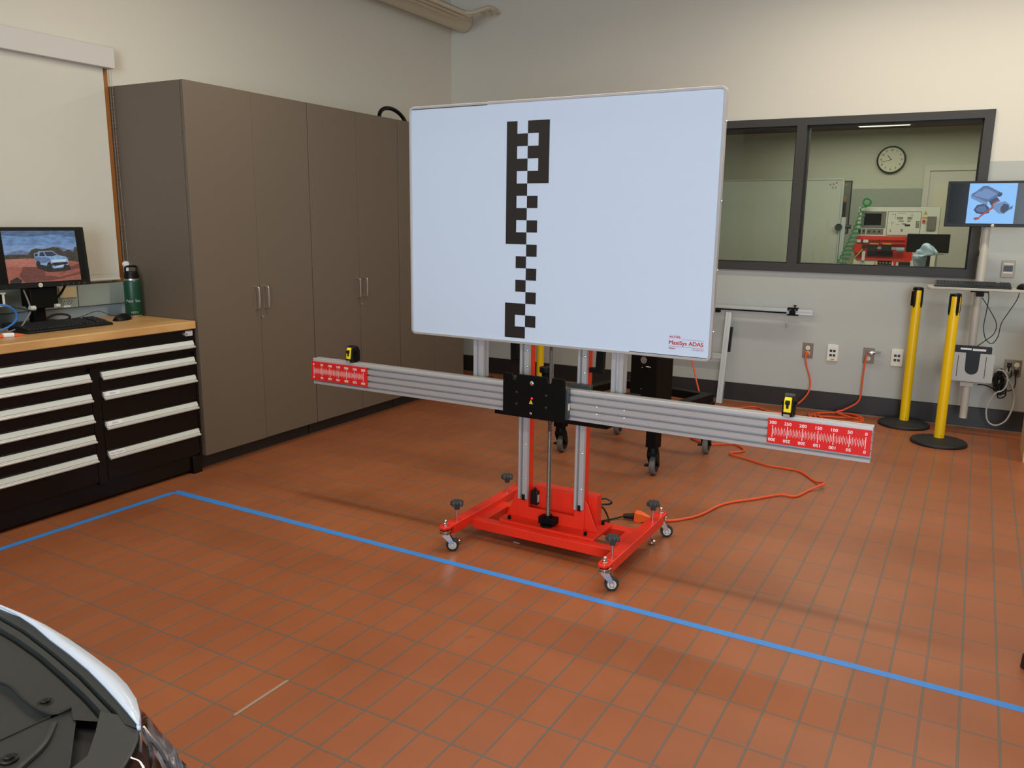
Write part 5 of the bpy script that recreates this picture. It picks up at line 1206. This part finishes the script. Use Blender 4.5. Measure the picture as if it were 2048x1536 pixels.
# ================================================================== CAR
cr_ = thing('car', 'front corner of a white car with open bonnet and black shroud at the lower left', 'car', (-1.52, -0.4, 0))
CX = -1.52
outer = [(-1.267, 0.628), (-1.206, 0.627), (-1.143, 0.624), (-1.075, 0.617), (-1.006, 0.607), (-0.937, 0.595), (-0.899, 0.585), (-0.861, 0.571), (-0.832, 0.555), (-0.814, 0.541)]
inner = [(-1.267, 0.626), (-1.219, 0.624), (-1.158, 0.616), (-1.103, 0.605), (-1.039, 0.595), (-0.981, 0.584), (-0.927, 0.571), (-0.886, 0.560), (-0.850, 0.550), (-0.816, 0.540)]
def mir(L): return [(2*CX-x, y) for x, y in reversed(L)]
def strip(mb, A, za, B, zb, mi=None):
    va = [mb._v((x, y, za)) for x, y in A]; vb = [mb._v((x, y, zb)) for x, y in B]
    for k in range(len(A)-1): mb._f([va[k], va[k+1], vb[k+1], vb[k]], mi)
full_o = mir(outer)+outer; full_i = mir(inner)+inner
def offs(L, d, dx): return [(CX+(x-CX)*(1+dx), y+d) for x, y in L]
bmp = MB()
strip(bmp, full_i, 0.8185, full_o, 0.820)
strip(bmp, full_o, 0.820, offs(full_o, 0.001, 0.001), 0.812)
strip(bmp, offs(full_o, 0.001, 0.001), 0.812, offs(full_o, -0.006, -0.004), 0.70)
strip(bmp, offs(full_o, -0.006, -0.004), 0.70, offs(full_o, 0.05, 0.03), 0.55)
strip(bmp, offs(full_o, 0.05, 0.03), 0.55, offs(full_o, 0.02, 0.02), 0.22)
bmp2 = part(cr_, 'front_bumper', bmp, 'car_white', 'glossy white painted nose edge')
md = bmp2.modifiers.new('thickness', 'SOLIDIFY'); md.thickness = 0.004; md.offset = -1
# black shroud behind the painted edge
def inset(L, d): return [(CX+(x-CX)*(1-d*0.55), y-d) for x, y in L]
sh = MB()
g1 = [(-1.267, 0.6135), (-1.246, 0.613), (-1.167, 0.607), (-1.078, 0.593), (-0.984, 0.576), (-0.909, 0.558), (-0.871, 0.549), (-0.838, 0.538)]
g2 = [(-1.267, 0.600), (-1.218, 0.597), (-1.164, 0.593), (-1.091, 0.584), (-1.015, 0.570), (-0.940, 0.555), (-0.900, 0.545), (-0.880, 0.540)]
def dens(L, n):
    S = [0]
    for a, b in zip(L, L[1:]): S.append(S[-1]+math.hypot(b[0]-a[0], b[1]-a[1]))
    o = []
    for k in range(n):
        s = S[-1]*k/(n-1); j = 0
        while j < len(L)-2 and S[j+1] < s: j += 1
        t = (s-S[j])/(S[j+1]-S[j]); o.append((L[j][0]+(L[j+1][0]-L[j][0])*t, L[j][1]+(L[j+1][1]-L[j][1])*t))
    return o
N = 24
I_, G1, G2 = dens(inner, N), dens(g1, N), dens(g2, N)
def shift(L, dx, dy): return [(x+dx, y+dy) for x, y in L]
strip(sh, I_, 0.8185, shift(I_, -0.001, -0.0015), 0.8165); strip(sh, shift(I_, -0.001, -0.0015), 0.8165, G1, 0.8155)
strip(sh, G1, 0.8155, shift(G1, -0.001, -0.002), 0.806); strip(sh, shift(G1, -0.001, -0.002), 0.806, shift(G1, -0.002, -0.004), 0.8125)
strip(sh, shift(G1, -0.002, -0.004), 0.8125, G2, 0.811)
strip(sh, G2, 0.811, shift(G2, -0.001, -0.002), 0.800); strip(sh, shift(G2, -0.001, -0.002), 0.800, shift(G2, -0.003, -0.005), 0.805)
sho = part(cr_, 'edge_seal', sh, 'shroud', 'ridged black seal behind the painted edge')
sp2 = MB()
fan = shift(G2, -0.003, -0.005)
sp2.poly([(x, y, 0.805) for x, y in fan]+[(-0.915, 0.520, 0.805), (-0.941, 0.533, 0.805), (-0.950, 0.512, 0.8055), (-0.995, 0.510, 0.8055), (-1.05, 0.520, 0.805), (-1.076, 0.519, 0.805), (-1.267, 0.50, 0.805)])
up_ = [(-1.267, 0.498), (-1.076, 0.517), (-1.05, 0.518), (-0.995, 0.508), (-0.948, 0.510)]
lowp = [(-1.267, 0.30), (-1.076, 0.41), (-1.04, 0.42), (-1.0, 0.435), (-0.953, 0.452)]
strip(sp2, up_, 0.799, lowp, 0.803)
strip(sp2, [(x, y+0.002) for x, y in up_], 0.805, up_, 0.799)
sp2.poly([(-0.948, 0.510, 0.801), (-0.941, 0.534, 0.803), (-0.913, 0.522, 0.803), (-0.838, 0.467, 0.803), (-0.80, 0.40, 0.803), (-0.90, 0.20, 0.803), (-1.267, 0.20, 0.803), (-1.267, 0.295, 0.803), (-1.076, 0.405, 0.803), (-1.0, 0.43, 0.803), (-0.953, 0.45, 0.803)])
sp2.tube([(-0.93, 0.505, 0.803), (-0.900, 0.475, 0.805), (-0.885, 0.445, 0.805), (-0.875, 0.40, 0.805), (-0.88, 0.25, 0.805)], 0.004, seg=8)
part(cr_, 'radiator_shroud', sp2, 'shroud', 'flat black plastic shroud')
part(cr_, 'shroud_groove', MB().tube([(-0.957, 0.43, 0.8035), (-0.952, 0.470, 0.8035), (-0.948, 0.511, 0.8035)], 0.0012, seg=6, sub=3).tube([(-1.08, 0.519, 0.8065), (-1.05, 0.5205, 0.8065), (-0.995, 0.511, 0.8065), (-0.948, 0.512, 0.8065), (-0.940, 0.533, 0.8065)], 0.0018, seg=6, sub=3), 'seal')
for x, y in ((-0.981, 0.524), (-0.908, 0.438)):
    part(cr_, 'push_clip', MB().lathe([(0.0100, 0.8032), (0.0100, 0.8055), (0.0085, 0.8062), (0.0055, 0.8064), (0.0055, 0.8085), (0.0045, 0.809)], (x, y, 0), seg=20), 'black_plastic', 'black push clip')
cpn2 = [(-0.892, 0.541), (-0.860, 0.549), (-0.838, 0.5535), (-0.816, 0.541), (-0.800, 0.528), (-0.785, 0.510), (-0.772, 0.49), (-0.76, 0.44), (-0.78, 0.35), (-0.83, 0.35), (-0.815, 0.44), (-0.825, 0.48), (-0.858, 0.512)]
part(cr_, 'lamp_cover', MB().prism(cpn2, 'z', 0.800, 0.8145), 'grey_plastic', 'grey black cover behind the headlamp', bev=0.002)
part(cr_, 'dark_gap', MB().poly([(-1.20, 0.58, 0.79), (-0.95, 0.56, 0.79), (-0.86, 0.55, 0.79), (-0.80, 0.45, 0.79), (-0.80, 0.3, 0.79), (-1.20, 0.3, 0.79)]), 'seal')
# headlamp
h0 = [(-0.814, 0.541, 0.816), (-0.811, 0.538, 0.815), (-0.806, 0.530, 0.814), (-0.797, 0.520, 0.8135), (-0.788, 0.510, 0.813), (-0.776, 0.485, 0.813), (-0.768, 0.42, 0.813), (-0.77, 0.2, 0.813)]
h1 = [(-0.853, 0.569, 0.814), (-0.848, 0.578, 0.797), (-0.825, 0.576, 0.787), (-0.794, 0.570, 0.781), (-0.776, 0.563, 0.778), (-0.74, 0.55, 0.775), (-0.712, 0.50, 0.772), (-0.702, 0.2, 0.77)]
h2 = [(-0.860, 0.574, 0.78), (-0.858, 0.588, 0.74), (-0.836, 0.588, 0.71), (-0.80, 0.583, 0.70), (-0.78, 0.575, 0.70), (-0.74, 0.56, 0.70), (-0.71, 0.505, 0.70), (-0.70, 0.2, 0.70)]
def strip3(mb, L3a, L3b):
    va = [mb._v(p) for p in L3a]; vb = [mb._v(p) for p in L3b]
    for k in range(len(L3a)-1): mb._f([va[k], va[k+1], vb[k+1], vb[k]])
def loft(La, Lb, n=5, bulge=0.0):
    out = []
    for k in range(n+1):
        t = k/n; out.append([tuple(a_+(b_-a_)*t+(bulge*4*t*(1-t) if i_ == 2 else 0) for i_, (a_, b_) in enumerate(zip(p, q))) for p, q in zip(La, Lb)])
    return out
def fine(L, m=4):
    P = [Vector(p) for p in L]; o = []
    for i in range(len(P)-1):
        p0, p1, p2, p3 = P[max(i-1, 0)], P[i], P[i+1], P[min(i+2, len(P)-1)]
        for k in range(m):
            t = k/m; o.append(tuple(0.5*((2*p1)+(p2-p0)*t+(2*p0-5*p1+4*p2-p3)*t*t+(3*p1-p0-3*p2+p3)*t**3)))
    o.append(tuple(P[-1])); return o
h0, h1, h2 = fine(h0), fine(h1), fine(h2)
ln_ = MB()
rows_ = loft(h0, h1, 5, 0.006)+loft(h1, h2, 3)[1:]
for A_, B_ in zip(rows_, rows_[1:]): strip3(ln_, A_, B_)
bmesh.ops.remove_doubles(ln_.bm, verts=ln_.bm.verts, dist=1e-5)
lensO = part(cr_, 'headlamp', ln_, 'lens', 'clear headlamp lens')
in_ = MB(); sh3 = lambda L, d: [(x-d, y-d, z-0.012) for x, y, z in L]
strip3(in_, sh3(h0, .008), sh3(h1, .014)); strip3(in_, sh3(h1, .014), sh3(h2, .02))
part(lensO, 'lamp_interior', in_, 'lamp_dark', 'brownish lamp interior')
part(lensO, 'lamp_trim', MB().tube([(x-0.010, y-0.008, z-0.008) for x, y, z in h1], 0.0035, seg=8, sub=1).tube([(a_[0]*.6+b_[0]*.4, a_[1]*.6+b_[1]*.4, a_[2]*.6+b_[2]*.4-0.006) for a_, b_ in zip(h0[3:], h1[3:])], 0.003, seg=8, sub=1), 'chrome', 'bright trim line')
# front wing and lower body so that the corner has depth
wg = MB()
wing = [(-0.90, 0.597), (-0.868, 0.606), (-0.842, 0.622), (-0.81, 0.618), (-0.775, 0.600), (-0.735, 0.56), (-0.70, 0.47), (-0.690, 0.37), (-0.685, 0.2), (-0.68, -0.2), (-0.68, -0.8)]
strip(wg, wing, 0.700, [(x+0.012, y+0.012) for x, y in wing], 0.60); strip(wg, [(x+0.012, y+0.012) for x, y in wing], 0.60, [(x+0.004, y+0.004) for x, y in wing], 0.22)
wgo = part(cr_, 'wing', wg, 'car_white', 'white painted corner below the headlamp')
md = wgo.modifiers.new('thickness', 'SOLIDIFY'); md.thickness = 0.004; md.offset = -1
part(cr_, 'engine_bay', MB().box(-2.2, -0.80, -0.8, 0.44, 0.30, 0.785), 'seal')
tyre = MB()
for x in (-2.28, -0.78): tyre.lathe([(0.20, -0.10), (0.32, -0.105), (0.335, -0.08), (0.335, 0.08), (0.32, 0.105), (0.20, 0.10)], (x, -0.35, 0.335), axis='x', seg=36)
part(cr_, 'tyre', tyre, 'rubber')
